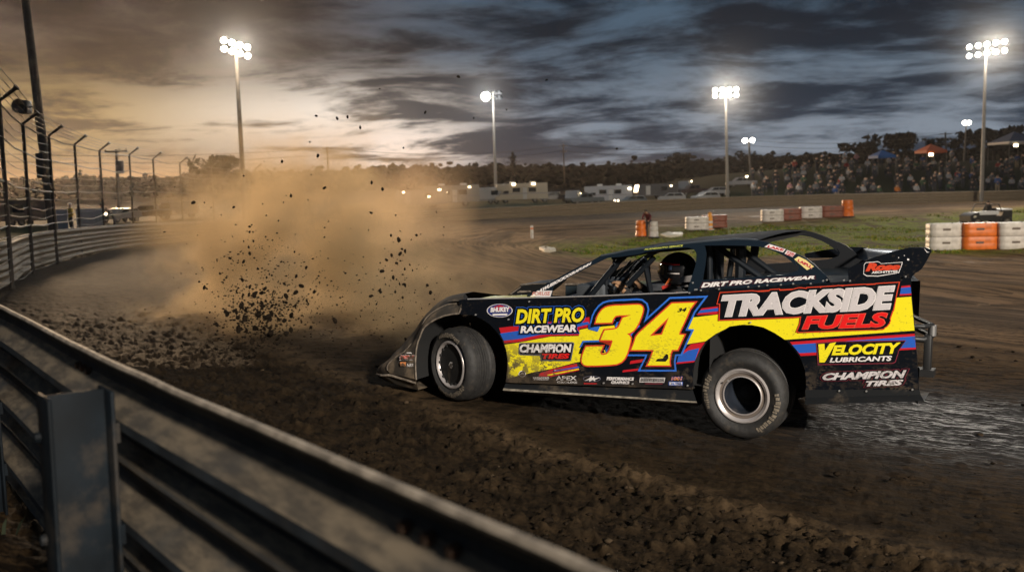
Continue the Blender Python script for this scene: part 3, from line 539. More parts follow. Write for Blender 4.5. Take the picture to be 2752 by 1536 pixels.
# wheels
def wheel(c, R, w, rr, steer, dish, name, beadlock, squash=1.):
    co, si = math.cos(steer), math.sin(steer); Mw = np.array([[co, -si, 0], [si, co, 0], [0, 0, 1]])
    e = bpy.data.objects.new('wheel', None); COL.objects.link(e); e.parent = car; e.matrix_local = Matrix.Translation(Vector(np.array(c)-CB)) @ Matrix(Mw).to_4x4(); e.empty_display_size = .1
    t = MB(); pr = [(rr-.005, .02), (rr+.012, -.012), (rr+.05, -.03), (R*.80, -.034), (R*.90, -.022), (R*.955, .004), (R*.985, .03)]
    nrib = 7 if beadlock else 5
    for k in range(nrib):
        y0 = .04+(w-.08)*k/nrib; y1 = .04+(w-.08)*(k+1)/nrib; g = .008
        pr += [(R-.004*(abs(k-nrib/2+.5)/nrib*4), y0+.006), (R-.004*(abs(k-nrib/2+.5)/nrib*4), y1-.008), (R-g-.004, y1-.006), (R-g-.004, y1)]
    pr += [(R*.96, w), (R*.8, w+.03), (rr, w)]
    t.lathe(pr, axis='y', n=72, m=0); t.build('tyre', [RUB], e, 50)
    # worn raised lettering: small arc segments on the sidewall
    for a0, a1 in (((150, 205), (-62, 10)) if not beadlock else ((55, 118), (-125, -60), (-60, -35))):
        a = a0; lt = MB()
        while a < a1:
            da = random.uniform(3, 7); ri, ro = R*random.uniform(.74, .78), R*random.uniform(.84, .885)
            P = []
            for k in range(4):
                an = math.radians(a+da*.72*k/3)
                P.append([(ri*math.cos(an), -.0385, ri*math.sin(an)), (ro*math.cos(an), -.0345+.004, ro*math.sin(an))])
            lt.grid([[p[0] for p in P], [((p[0][0]+p[1][0])/2, -.0372, (p[0][2]+p[1][2])/2) for p in P], [p[1] for p in P]], 0); a += da
        lt.build('tyre_lettering', [WORN], e, 0)
    rm = MB()
    if beadlock:
        rm.lathe([(rr-.005, .03), (rr+.006, -.01), (rr, -.022), (rr-.012, -.026), (rr-.022, -.016), (rr-.03, .0)], axis='y', n=64, m=0)
        rm.lathe([(rr-.028, .004), (rr-.05, .008), (.05, -.006), (.0, -.008)], axis='y', n=64, m=1)
        for k in range(16):
            a = 2*math.pi*k/16; rm.box(((rr-.034)*math.cos(a), -.004, (rr-.034)*math.sin(a)), (.02, .012, .02), 2, 0)
        Vt, Ft, _ = text_geo('45', .04, .2); rm.add([((p[0]-.5)*.06, -.0125, (p[1]-.35)*.075) for p in Vt], Ft, 3)
    else:
        rm.lathe([(rr-.004, .03), (rr+.006, -.008), (rr, -.02), (rr-.008, -.022), (rr-.016, -.012), (rr-.03, -.002)], axis='y', n=72, m=0); rm.lathe([(rr-.03, -.002), (rr-.034, .006), (rr-.05, .007), (rr-.054, .0)], axis='y', n=72, m=5); rm.lathe([(rr-.054, .0), (rr-.062, -.004), (rr-.066, .004)], axis='y', n=72, m=0)
        rm.lathe([(rr-.066, .004), (rr-.07, .05), (rr-.075, .09), (rr-.072, .10), (rr-.085, .15), (rr-.095, .2)], axis='y', n=72, m=1)
        rm.lathe([(rr-.095, .2), (.07, .21), (.06, .17), (.0, .165)], axis='y', n=48, m=4)
    rm.build('rim', [ALU, mat('mud_cover_black', (.012, .012, .012), .4, dust=.25, scale=14) if beadlock else RIMD, mat('dzus_black', (.02, .02, .02), .5), WHT, DARK, mat('rim_face_dusty', (.17, .14, .12), .5, .3, dust=.4, scale=18)], e, 40)
    return e
ze = PF*0
fw_ = wheel((0, 0, 0), .334, .25, .212, math.radians(-22.), 0, 'f', True)
wheel((WB, 0, 0), .345, .33, .208, 0, .15, 'r', False)
wheel((0, 1.85, 0), .334, .25, .212, math.radians(158.), 0, 'f', True); wheel((WB, 1.9, .0), .345, .33, .208, math.pi, .15, 'r', False)
ax_ = MB(); ax_.tube([(WB, .3, 0), (WB, 1.6, 0)], .05, 0, 10); ax_.tube([(0.05, .3, 0), (.1, 1.6, 0)], .04, 0, 10); ax_.box((1.4, .95, -.02), (2.6, 1.3, .12), 0)
for x in (.25, -.2): ax_.tube([(x, .25, .1), (x+.05, .9, .02)], .02, 0, 8)
cpart(ax_, 'chassis', [DARK])
# ------------------------------------------------------------------ ground: one polar sheet to the horizon
def make_ground():
    fr = np.radians(np.linspace(-33, 33, 620)); ot = np.radians(np.linspace(33, 327, 90)[1:-1]); az = np.r_[fr, ot]
    rr = np.r_[np.linspace(.35, 1.3, 8)[:-1], np.geomspace(1.3, 24, 430), np.geomspace(24, 130, 170)[1:], np.geomspace(130, 3000, 26)[1:]]
    A, R = np.meshgrid(az, rr); X = R*np.sin(A); Y = R*np.cos(A); sh = X.shape; x = X.ravel(); y = Y.ravel()
    d, s, zt = raild(x, y); z = terr(x, y)
    RG = np.array([onz(px*1.0683, py*1.0683, -.02)[:2] for px, py in ((380, 700), (480, 775), (560, 830), (650, 880), (760, 935), (860, 970), (950, 990), (1040, 1017), (1130, 1052), (1300, 1100), (1500, 1160), (1750, 1215), (2100, 1300), (2576, 1400))])
    RG = catmull(RG, 12); rd = np.full(x.shape, 1e9); rs = np.zeros(x.shape); cum = np.r_[0, np.cumsum(np.linalg.norm(np.diff(RG, axis=0), axis=1))]
    near = R.ravel() < 30; xn, yn = x[near], y[near]; bd = np.full(xn.shape, 1e9); bs = np.zeros(xn.shape); sg = np.zeros(xn.shape)
    for i in range(len(RG)-1):
        a, b = RG[i], RG[i+1]; t = np.clip(((xn-a[0])*(b[0]-a[0])+(yn-a[1])*(b[1]-a[1]))/((b-a)@(b-a)), 0, 1)
        dx, dy = xn-a[0]-t*(b[0]-a[0]), yn-a[1]-t*(b[1]-a[1]); q = np.hypot(dx, dy); m = q < bd; bd[m] = q[m]; bs[m] = cum[i]+t[m]*np.linalg.norm(b-a)
        cr = (b[0]-a[0])*dy-(b[1]-a[1])*dx; sg[m] = np.sign(cr[m])
    rd[near] = bd*np.where(sg == 0, 1, sg); rs[near] = bs            # + on the far (car) side of the berm
    inside = d > 0; nearf = sstep(26, 12, R.ravel())
    # clods: thick on the rail side of the berm, smoother in the groove
    clod = np.where(rd < 0, 1., .32)*nearf*inside; clod = np.where(~inside & (R.ravel() < 12), .5, clod)
    wob = fbm(x*.7, y*.7, 3)
    u, v = x*AX[0]+y*AX[1], -x*AX[1]+y*AX[0]
    n1 = fbm(u*3.2, v*6.5, 3); n2 = fbm(u*9, v*17, 3); n3 = fbm(u*22+9, v*34, 2)
    hgt = (np.abs(n1-.44)*.09+np.abs(n2-.44)*.10+np.maximum(n2-.5, 0)*.12+(n3-.37)*.055)*clod
    rw = rd+.5*(wob-.45)
    ridge = np.exp(-(rw/.19)**2)*nearf*sstep(0, 1.5, rs)*inside*(1-.7*sstep(.42, .66, rs/cum[-1])); hgt = hgt*(1-.6*ridge)+.04*ridge
    clodc = np.maximum(clod, .85*sstep(8, 4.5, d)*inside*sstep(60, 40, R.ravel()))
    rut = np.exp(-((rd-1.0)/.5)**2)*nearf*inside; hgt -= .02*rut
    far = sstep(14, 30, R.ravel()); hgt += far*inside*(.10*(fbm(u*.12, v*.5, 3)-.45)+.20*(fbm(s*.10, d*.75, 4)-.45))
    hgt += far*(d > 21)*.10*(fbm(x*.5, y*.5, 3)-.45)
    cw = np.hypot((x-carw((WB, .15, 0))[0]), (y-carw((WB, .15, 0))[1])); cf = np.hypot((x-carw((0, .1, 0))[0]), (y-carw((0, .1, 0))[1]))
    hgt *= 1-.6*np.exp(-(np.minimum(cw, cf)/.45)**2)
    z = z+hgt-.012
    # ground cover masks
    GP = np.array([hit(*p)[:2] for p in ((1470, 664), (1560, 645), (1640, 640), (1800, 618), (2050, 600), (2250, 588), (2500, 574), (2752, 560), (3100, 545), (3100, 640), (2752, 680), (2300, 690), (2000, 690), (1750, 700), (1560, 690))])
    ins = np.zeros(x.shape, bool); pd = np.full(x.shape, 1e9)
    for i in range(len(GP)):
        a, b = GP[i], GP[(i+1) % len(GP)]; c = ((a[1] > y) != (b[1] > y)) & (x < (b[0]-a[0])*(y-a[1])/(b[1]-a[1]+1e-12)+a[0]); ins ^= c
        t = np.clip(((x-a[0])*(b[0]-a[0])+(y-a[1])*(b[1]-a[1]))/((b-a)@(b-a)), 0, 1); pd = np.minimum(pd, np.hypot(x-a[0]-t*(b[0]-a[0]), y-a[1]-t*(b[1]-a[1])))
    sd = np.where(ins, pd, -pd); grass = sstep(-2.0, 3.0, sd+4*(fbm(x*.25, y*.25, 3)-.45)); grass = np.maximum(grass, sstep(-.5, -3, d)*1.)
    w0 = onz(2280*1.0683, 1060*1.0683, -.07)[:2]; wu, wv = (x-w0[0])*AX[0]+(y-w0[1])*AX[1], -(x-w0[0])*AX[1]+(y-w0[1])*AX[0]
    wet = np.exp(-(np.maximum(-wu-.5, 0)/.5)**2-(np.maximum(np.abs(wv-.3)-.5, 0)/.9)**2-(np.maximum(wu-3.2, 0)/1.5)**2)*inside
    me = bpy.data.meshes.new('ground'); nr, nc = sh
    i = np.arange(nr-1)[:, None]*nc; j = np.arange(nc)[None, :]; j2 = (j+1) % nc
    Fq = np.stack([i+j, i+j2, i+nc+j2, i+nc+j], -1).reshape(-1, 4)
    V = np.stack([x, y, z], 1); me.vertices.add(len(V)+1); me.vertices.foreach_set('co', np.vstack([V, [[0, 0, z[:nc].mean()]]]).ravel())
    tri = [(len(V), int((k+1) % nc), k) for k in range(nc)]; nl = Fq.size+3*nc
    me.loops.add(nl); me.polygons.add(len(Fq)+nc); me.loops.foreach_set('vertex_index', np.r_[Fq[:, ::-1].ravel(), np.array(tri)[:, ::-1].ravel()].astype(np.int32))
    me.polygons.foreach_set('loop_start', np.r_[np.arange(len(Fq))*4, len(Fq)*4+np.arange(nc)*3].astype(np.int32))
    me.polygons.foreach_set('use_smooth', np.ones(len(Fq)+nc, bool))
    me.update(calc_edges=True); me.validate()
    for nm, val in (('grass', grass), ('wet', wet), ('clod', clodc), ('ridge', ridge), ('raild', d), ('along', s), ('height', hgt)):
        at_ = me.attributes.new(nm, 'FLOAT', 'POINT'); at_.data.foreach_set('value', np.r_[val, 0].astype(np.float32))
    o = bpy.data.objects.new('ground', me); COL.objects.link(o); o['kind'] = 'structure'
    m = bpy.data.materials.new('track_dirt'); m.use_nodes = True; t = NT(m.node_tree); b = m.node_tree.nodes['Principled BSDF']
    A_ = lambda nme: t.n('ShaderNodeAttribute', attribute_name=nme).outputs['Fac']
    P = t.n('ShaderNodeTexCoord').outputs['Object']; cmb = t.n('ShaderNodeCombineXYZ'); t.l(t.math('MULTIPLY', A_('along'), .10), cmb.inputs[0]); t.l(A_('raild'), cmb.inputs[1]); TR = cmb.outputs[0]
    rz = math.atan2(AX[1], AX[0]); ST = t.mapping(t.mapping(P, (1, 1, 1), (0, 0, -rz)), (1.6, 8, 6))
    s1 = t.noise(TR, 1.3, 5, .62, .6); s2 = t.noise(ST, 2.6, 6, .6, .3); s3 = t.noise(P, 5, 6, .65); s4 = t.noise(P, 38, 4, .6)
    s5 = t.noise(t.mapping(TR, (1, 3.2, 1)), 1.7, 5, .65, .8); f1 = t.ramp(t.math('ADD', t.math('MULTIPLY', s1, .5), t.math('MULTIPLY', s5, .5)), .41, .58); f2 = t.ramp(s2, .40, .60)
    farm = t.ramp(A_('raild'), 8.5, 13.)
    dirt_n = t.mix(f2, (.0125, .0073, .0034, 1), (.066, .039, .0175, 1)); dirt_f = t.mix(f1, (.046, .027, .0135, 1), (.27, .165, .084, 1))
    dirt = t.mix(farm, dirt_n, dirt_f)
    dark = t.mix(t.ramp(s3, .35, .62), (.0050, .0034, .0018, 1), (.023, .0148, .0074, 1))
    dirt = t.mix(t.math('MULTIPLY', t.ramp(A_('clod'), .4, .9), .85), dirt, dark)
    dirt = t.mix(t.ramp(A_('height'), .025, .065, 0, .45), dirt, (.048, .032, .0165, 1))
    dirt = t.mix(t.math('MULTIPLY', A_('ridge'), t.ramp(s3, .3, .55)), dirt, (.145, .094, .05, 1))
    dirt = t.mix(t.ramp(s4, .66, .74, 0, .7), dirt, (.085, .064, .042, 1)); 
    dirt = t.mix(t.math('MULTIPLY', A_('wet'), .92), dirt, (.0075, .0062, .0055, 1))
    g1 = t.noise(P, 1.1, 5, .65); g2 = t.noise(P, 9, 4, .6)
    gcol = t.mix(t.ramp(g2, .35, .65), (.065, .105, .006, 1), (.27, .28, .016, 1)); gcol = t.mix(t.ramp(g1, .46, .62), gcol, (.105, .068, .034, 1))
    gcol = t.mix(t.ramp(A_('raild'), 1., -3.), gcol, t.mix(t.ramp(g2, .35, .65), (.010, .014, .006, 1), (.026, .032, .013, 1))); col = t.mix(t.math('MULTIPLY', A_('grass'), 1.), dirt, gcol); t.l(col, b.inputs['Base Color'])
    wr = t.noise(t.mapping(t.mapping(P, (1, 1, 1), (0, 0, -rz)), (1.2, 9, 6)), 3.4, 4, .55)
    ro = t.math('MULTIPLY_ADD', t.math('MULTIPLY', A_('wet'), t.ramp(wr, .47, .56)), -.50, .90); ro = t.math('SUBTRACT', ro, t.math('MULTIPLY', t.ramp(s1, .58, .7, 0, .36), farm)); t.l(ro, b.inputs['Roughness'])
    t.l(t.math('MULTIPLY_ADD', A_('wet'), .36, .08), b.inputs['Specular IOR Level'])
    hh = t.math('ADD', t.math('MULTIPLY', s4, .4), t.math('ADD', t.math('MULTIPLY', s3, 1.), t.math('MULTIPLY', wr, t.math('MULTIPLY', A_('wet'), 3.))))
    bp = t.n('ShaderNodeBump'); bp.inputs['Strength'].default_value = .7; bp.inputs['Distance'].default_value = .035; t.l(hh, bp.inputs['Height']); t.l(bp.outputs[0], b.inputs['Normal'])
    me.materials.append(m); return m
GMAT = make_ground()
def gz(x, y): return T(x, y)
# loose clods lying on the track (nobody could count them)
def icos(sub=1):
    bm = bmesh.new(); bmesh.ops.create_icosphere(bm, subdivisions=sub, radius=1); bm.verts.index_update()
    V = np.array([v.co[:] for v in bm.verts]); Fc = np.array([[v.index for v in f.verts] for f in bm.faces]); bm.free(); return V, Fc
def blobs(name, pos, size, mats, flat=.6, jit=.35, sub=1, mi=None, smooth=False, stretch=None):
    V, Fc = icos(sub); n = len(pos); k = len(V)
    an = rng.random(n)*6.28; co, si = np.cos(an), np.sin(an); J = 1+jit*(rng.random((n, k))-.5)*2
    W = V[None]*J[..., None]*size[:, None, None]; W[..., 0] *= (1+.6*rng.random(n))[:, None]; W[..., 2] *= flat
    if stretch is not None: W[..., 0] *= stretch
    x = W[..., 0]*co[:, None]-W[..., 1]*si[:, None]; y = W[..., 0]*si[:, None]+W[..., 1]*co[:, None]; W = np.stack([x, y, W[..., 2]], -1)+pos[:, None]
    me = bpy.data.meshes.new(name); me.vertices.add(n*k); me.vertices.foreach_set('co', W.ravel())
    FF = (Fc[None]+(np.arange(n)*k)[:, None, None]).reshape(-1, 3); me.loops.add(FF.size); me.polygons.add(len(FF)); me.loops.foreach_set('vertex_index', FF.ravel().astype(np.int32)); me.polygons.foreach_set('loop_start', (np.arange(len(FF))*3).astype(np.int32))
    for m in (mats if isinstance(mats, list) else [mats]): me.materials.append(m)
    if mi is not None: me.polygons.foreach_set('material_index', np.repeat(mi, len(Fc)).astype(np.int32))
    if smooth: me.polygons.foreach_set('use_smooth', np.ones(len(FF), bool))
    me.update(calc_edges=True); o = bpy.data.objects.new(name, me); COL.objects.link(o); return o
CL1 = mat('clod_dark', (.0125, .0083, .0047), .95, spec=.1, var=.5, scale=30, bump=.4); CL2 = mat('clod_tan', (.045, .031, .018), .95, spec=.1, var=.4, scale=30)
n = 15000; a = np.radians(rng.uniform(-32, 32, n)); r = 1.5*(16/1.5)**rng.random(n)**.8; px, py = r*np.sin(a), r*np.cos(a)
d_, _, _ = raild(px, py); cu = (px-CC[0])*AX[0]+(py-CC[1])*AX[1]; cv = -(px-CC[0])*AX[1]+(py-CC[1])*AX[0]
rgl = np.array([onz(p[0]*1.0683, p[1]*1.0683, 0)[:2] for p in ((480, 775), (860, 970), (1300, 1100), (1750, 1215), (2576, 1400))]); side = py > np.interp(px, rgl[::1, 0], rgl[:, 1])
keep = (d_ > .25) & ~((np.abs(cu) < 2.6) & (np.abs(cv) < 1.15)) & ((~side) | (rng.random(n) < .22)) & (fbm(px*1.7, py*1.7, 3) > .30+.28*rng.random(n)); px, py = px[keep], py[keep]
sz = .005+.021*rng.random(len(px))**4; pz = terr(px, py)+sz*.2+.012
tag(blobs('loose_dirt', np.stack([px, py, pz], 1), sz, [CL1, CL2], .6, .4, 1, (rng.random(len(px)) < .08).astype(int)), kind='stuff')
# ------------------------------------------------------------------ guardrail
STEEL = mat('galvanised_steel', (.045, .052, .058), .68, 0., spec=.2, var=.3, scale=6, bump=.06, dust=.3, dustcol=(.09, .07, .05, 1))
POST = mat('painted_steel_post', (.006, .010, .014), .65, .0, spec=.2, var=.35, scale=5, dust=.2, bump=.05)
gr = empty('guardrail', tuple(RAIL[60][:2])+(gz(*RAIL[60][:2]),), label='long steel guardrail with stacked corrugated beams curving round the outside of the track', cat='guardrail')
def gchild(o): o.parent = gr; o.matrix_parent_inverse = Matrix.Translation(-Vector(gr.location)); return o
RN = RAIL.copy(); tt = np.gradient(RN[:, :2], axis=0); tt /= np.linalg.norm(tt, axis=1, keepdims=True); NO = np.stack([-tt[:, 1], tt[:, 0]], 1)
WPROF = [(.0, 0.), (-.004, -.012), (-.030, -.040), (-.042, -.055), (-.042, -.082), (-.03, -.098), (.028, -.128), (.040, -.142), (.040, -.170), (.028, -.184), (-.03, -.214), (-.042, -.230), (-.042, -.257), (-.03, -.272), (-.004, -.300), (.0, -.311)]
sel = list(range(0, 150, 1))+list(range(150, 700, 2))
# finer near the camera
fine = np.concatenate([np.linspace(i, i+1, 6)[:-1] for i in range(0, 90)]+[np.linspace(90, 699, 420)])
fx = np.interp(fine, np.arange(700), RN[:, 0]); fy = np.interp(fine, np.arange(700), RN[:, 1]); fz = np.interp(fine, np.arange(700), RN[:, 2]); fnx = np.interp(fine, np.arange(700), NO[:, 0]); fny = np.interp(fine, np.arange(700), NO[:, 1])
for k in range(3):
    mb = MB(); G = []
    for i in range(len(fine)):
        wv = .006*(vnoise(np.array([fine[i]*.12]), np.array([k*7.3]))[0]-.5); row = []
        for b_, z_ in WPROF: row.append((fx[i]+fnx[i]*(b_+wv), fy[i]+fny[i]*(b_+wv), fz[i]+z_-.312*k+wv*.6))
        G.append(row)
    mb.grid(G, 0)
    if k == 0: mb.tube([(fx[i]+fnx[i]*.002, fy[i]+fny[i]*.002, fz[i]+.004+.006*(vnoise(np.array([fine[i]*1.3]), np.array([3.3]))[0]-.5)) for i in range(len(fine))], .011, 1, 6)
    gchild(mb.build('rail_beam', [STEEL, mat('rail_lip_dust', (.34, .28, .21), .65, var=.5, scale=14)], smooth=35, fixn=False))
g_ = NT(STEEL.node_tree); b_ = STEEL.node_tree.nodes['Principled BSDF']; old = b_.inputs['Base Color'].links[0].from_socket; nz_ = g_.n('ShaderNodeSeparateXYZ'); g_.l(g_.n('ShaderNodeNewGeometry').outputs['True Normal'], nz_.inputs[0]); g_.l(g_.mix(g_.math('MULTIPLY', g_.ramp(nz_.outputs[2], .15, .6), g_.ramp(g_.noise(g_.n('ShaderNodeTexCoord').outputs['Object'], 1.7, 4, .6), .22, .55)), g_.mix(g_.math('MULTIPLY', g_.math('SUBTRACT', 1., g_.n('ShaderNodeNewGeometry').outputs['Backfacing']), .85), old, (.30, .235, .155, 1)), g_.mix(g_.ramp(g_.noise(g_.mapping(g_.n('ShaderNodeTexCoord').outputs['Object'], (3, 3, 22)), 2.2, 6, .65), .35, .65), (.105, .088, .068, 1), (.24, .19, .13, 1))), b_.inputs['Base Color'])  # upward faces tan: settled dust plus light from above put into the colour
RC_ = np.r_[0, np.cumsum(np.linalg.norm(np.diff(RN[:, :2], axis=0), axis=1))]
sp0 = RC_[int(np.argmin(np.hypot(RN[:, 0]+1.33, RN[:, 1]-3.10)))]
BL_ = []; pm = None; ss = [sp0-.34+2.35*k for k in range(-2, 26)]+[sp0+2.35*26+4.7*k for k in range(0, 46)]
for s_ in ss:
    i = np.interp(s_, RC_, np.arange(700)); X, Y, Zt = (float(np.interp(i, np.arange(700), RN[:, q])) for q in range(3)); nx, ny = (float(np.interp(i, np.arange(700), NO[:, q])) for q in range(2))
    if pm is None:
        mb = MB(); mb.rbox((0, .235, -.8), (.15, .012, 1.55), .004); mb.rbox((0, .062, -.8), (.15, .012, 1.55), .004); mb.rbox((.0, .148, -.8), (.014, .160, 1.55), .003)
        for z_ in (-.156, -.468, -.78): mb.box((0, .05, z_), (.1, .02, .06)); mb.lathe([(0, .262), (.016, .258), (.018, .242)], (.05, 0, z_), 'y', 8)
        po = gchild(mb.build('post', [POST], smooth=30)); pm = po
    else: po = gchild(pm.copy()); COL.objects.link(po)
    po.location = (X, Y, Zt-.02); po.rotation_euler = (random.uniform(-.01, .01), random.uniform(-.015, .015), math.atan2(ny, nx)-math.pi/2); BL_.append((X, Y, Zt, nx, ny))
for X, Y, Zt, nx, ny in BL_[1:5]:
    for a_ in (.62, .70, .78):
        for z_ in (-.085, -.24, -.39, -.55): mb = MB(); i = np.interp(0, [0], [0]); q_ = np.argmin(np.hypot(RN[:, 0]-X-ny*a_, RN[:, 1]-Y+nx*a_)); tx, ty = ny*a_, -nx*a_; o_ = (RN[q_, 0]-X-tx)*NO[q_, 0]+(RN[q_, 1]-Y-ty)*NO[q_, 1]; off = -.034+o_+.004; mb.lathe([(0, .012), (.012, .010), (.014, -.01)], (0, 0, 0), 'y', 8); bo = gchild(mb.build('splice_bolt', mat('rusty_bolt', (.09, .05, .03), .7, .3))); bo.location = (X+tx+NO[q_, 0]*off, Y+ty+NO[q_, 1]*off, Zt+z_); bo.rotation_euler = (0, 0, math.atan2(ny, nx)-math.pi/2)
# ------------------------------------------------------------------ catch fence on the left
WIRE = mat('fence_wire', (.05, .045, .04), .6, .5); FPOST = mat('fence_post_steel', (.07, .06, .05), .6, .4, var=.3)
fpx = [(-3, 272, 19.5), (61, 333, 24), (131, 365.5, 28), (200, 388, 33), (267, 405, 38), (347, 416, 43), (411, 427, 48), (483, 439, 53)]
fe_p = [at(*q) for q in fpx]; d0 = fe_p[0]-(fe_p[1]-fe_p[0])*1.0; fe_p = [d0]+fe_p+[fe_p[-1]+(fe_p[-1]-fe_p[-2])*k+np.array([1.1*k*k*.5, 0, 0]) for k in (1, 2, 3)]
cf_ = empty('catch_fence', (fe_p[2][0], fe_p[2][1], gz(*fe_p[2][:2])), label='tall wire catch fence with angled post tops behind the guardrail', cat='fence')
def cchild(o, par): o.parent = par; o.matrix_parent_inverse = Matrix.Translation(-Vector(par.location)); return o
tips = []
for i, p in enumerate(fe_p):
    j = np.argmin(np.hypot(RN[:, 0]-p[0], RN[:, 1]-p[1])); nv = -NO[j]; tip = p+np.array([nv[0]*.12+.20, nv[1]*.12, .235])*(1+.006*p[1]); tips.append(tip)
    mb = MB(); g = gz(p[0], p[1]); mb.tube([(p[0], p[1], g-.3), (p[0], p[1], p[2]), tip], .045, 0, 8); mb.tube([tip-(tip-p)*.06, tip+(tip-p)*.04], .06, 0, 8); cchild(mb.build('post', FPOST), cf_)
for k in range(17):
    h = .25+k*.22; mb = MB(); P = []
    for i, p in enumerate(fe_p):
        P.append((p[0], p[1], p[2]-3.8+h))
        if i < len(fe_p)-1:
            q = fe_p[i+1]; P.append(((p[0]+q[0])/2, (p[1]+q[1])/2, (p[2]+q[2])/2-3.8+h-random.uniform(.01, .10)))
    mb.tube(P, .0075 if k not in (5, 9, 13, 16) else .018, 0, 5); cchild(mb.build('wire_strand', WIRE), cf_)
for k in range(4):
    f = (k+1)/4; mb = MB(); mb.tube([p*(1-f)+t_*f for p, t_ in zip(fe_p, tips)], .008, 0, 5); cchild(mb.build('wire_strand', WIRE), cf_)
# ------------------------------------------------------------------ poles and floodlights
WOOD = mat('weathered_pole', (.16, .125, .09), .8, var=.3, scale=3, bump=.2); GALV = mat('galvanised_pole', (.17, .155, .135), .65, .3, var=.2); LHOUS = mat('lamp_housing', (.04, .042, .045), .5, .4)
LAMP = mat('lit_lamp', (1., .93, .80), .5, emit=38.); LAMPW = mat('lit_warm_lamp', (1., .80, .50), .5, emit=14.); LAMPOFF = mat('unlit_lamp', (.10, .10, .11), .3)
def pole_geo(base, topp, r0, r1, m, name='pole', par=None):
    mb = MB(); mb.tube([base, (np.array(base)+topp)/2, topp], [r0, (r0+r1)/2, r1], 0, 12); return cchild(mb.build(name, m), par)
def tower(top_px, base_px, d, rows, colsn, wid, label, lit, r=.135, face=(-.1, -1), tilt=0., wood=False, dz=.62, lr=.23, group='floodlight towers round the track', power=0, cat='floodlight', glare=2600):
    tp = at(*top_px, d); bp_ = at(*base_px, d); g = gz(bp_[0], bp_[1]); bp_[2] = g-.3
    e = empty('floodlight_tower', (bp_[0], bp_[1], g), label=label, cat=cat, group=group)
    pole_geo(bp_, tp, r*1.25, r*.75, WOOD if wood else GALV, 'pole', e)
    fa = math.atan2(face[1], face[0]); rgt = np.array([-math.sin(fa), math.cos(fa), 0]); rgt = -rgt if rgt[0] < 0 else rgt; fw = np.array([math.cos(fa), math.sin(fa), 0]); rgt = rgt+np.array([0, 0, tilt])
    k = 0
    for rw in range(rows):
        c = tp-np.array([0, 0, .15+dz*rw]); mb = MB(); mb.tube([c-rgt*wid/2, c+rgt*wid/2], .05, 0, 8); cchild(mb.build('crossarm', LHOUS), e)
        for q in range(colsn):
            p = c+rgt*(wid*((q+.5)/colsn-.5))+fw*.12+np.array([0, 0, .1]); dirv = fw*.9-np.array([0, 0, .42]); dirv /= np.linalg.norm(dirv)
            M = np.array(Vector((0, 0, 1)).rotation_difference(Vector(dirv)).to_matrix()); on = lit(rw, q)
            mb = MB(); mb.lathe([(.0, -.28), (lr*.45, -.26), (lr*.7, -.12), (lr, .06), (lr, .10), (lr*.93, .10), (lr*.9, .075)], p, 'z', 14, 0, M); mb.lathe([(lr*.9, .075), (lr*.5, .10), (0, .11)], p, 'z', 14, 1, M)
            cchild(mb.build('lamp', [LHOUS, LAMP if on else LAMPOFF], smooth=50), e)
    if power:
        ld = bpy.data.lights.new('floodlight', 'SPOT'); ld.energy = power; ld.color = (1., .90, .76); ld.shadow_soft_size = .5
        lo = bpy.data.objects.new('floodlight', ld); COL.objects.link(lo); lo.location = tp+fw*1.6-np.array([0, 0, .3]); lo.rotation_euler = (-Vector((fw[0], fw[1]*1., -.5))).to_track_quat('Z', 'Y').to_euler(); ld.spot_size = math.radians(150); ld.spot_blend = .6
        l2 = bpy.data.lights.new('lamp_glare', 'POINT'); l2.energy = glare; l2.color = (1., .92, .80); l2.shadow_soft_size = .6; o2 = bpy.data.objects.new('floodlight', l2); COL.objects.link(o2); o2.location = tp+fw*1.2-np.array([0, 0, .3]); HALO_MIST.append(tuple(tp+fw*.6-np.array([0, 0, .3])))
    return e
HALO_MIST = []
V9 = lambda x, y: (x*1.0683, y*1.0683)
tower(V9(592, 108), V9(612, 440), 58, 2, 4, 1.75, 'leaning wooden floodlight pole standing behind the tan dust cloud', lambda r_, q: True, wood=True, tilt=-.28, dz=.5, face=(.35, -1), power=5000, lr=.19, glare=1000)
tower(V9(1240, 232), V9(1249, 520), 98, 2, 4, 1.9, 'floodlight pole with only its end lamps lit above the lit trailer', lambda r_, q: (r_ == 1 and q == 3), dz=.5, face=(.4, .9), power=0)
tower(V9(1825, 224), V9(1831, 490), 96, 2, 4, 2.7, 'floodlight pole with bright lamps rising behind the flagger', lambda r_, q: True, dz=.55, power=13000)
tower(V9(2481, 110), V9(2470, 456), 84, 2, 5, 3.6, 'tallest floodlight pole with two full rows of lamps beside the crowd', lambda r_, q: True, dz=.75, tilt=.12, power=13000)
tower(V9(1883, 352), V9(1888, 480), 150, 1, 2, 2.2, 'small distant light pole with two lamps left of the crowd', lambda r_, q: True, r=.12, dz=.3, lr=.42, group='small light poles')
tower(V9(2431, 308), V9(2425, 385), 165, 1, 2, 1.3, 'small distant light pole above the orange canopy', lambda r_, q: True, r=.12, lr=.42, group='small light poles')
# side lamp of the second pole
tl = [o for o in bpy.data.objects if o.get('label', '').startswith('floodlight pole with only')][0]; p = at(*V9(1222, 243), 97); mb = MB(); mb.lathe([(0, .28), (.3, .22), (.42, .0), (.3, -.2), (0, -.26)], p, 'y', 16, 0); cchild(mb.build('side_lamp', LAMP), tl)
mb = MB(); mb.tube([p+np.array([0, .3, 0]), at(*V9(1240, 245), 98)], .05, 0, 6); cchild(mb.build('lamp_bracket', LHOUS), tl)
ld = bpy.data.lights.new('floodlight', 'POINT'); ld.energy = 2400; ld.color = (.95, .98, 1.); ld.shadow_soft_size = .4; lo = bpy.data.objects.new('floodlight', ld); COL.objects.link(lo); lo.location = p+np.array([0, -.8, 0]); HALO_MIST.append(tuple(p))
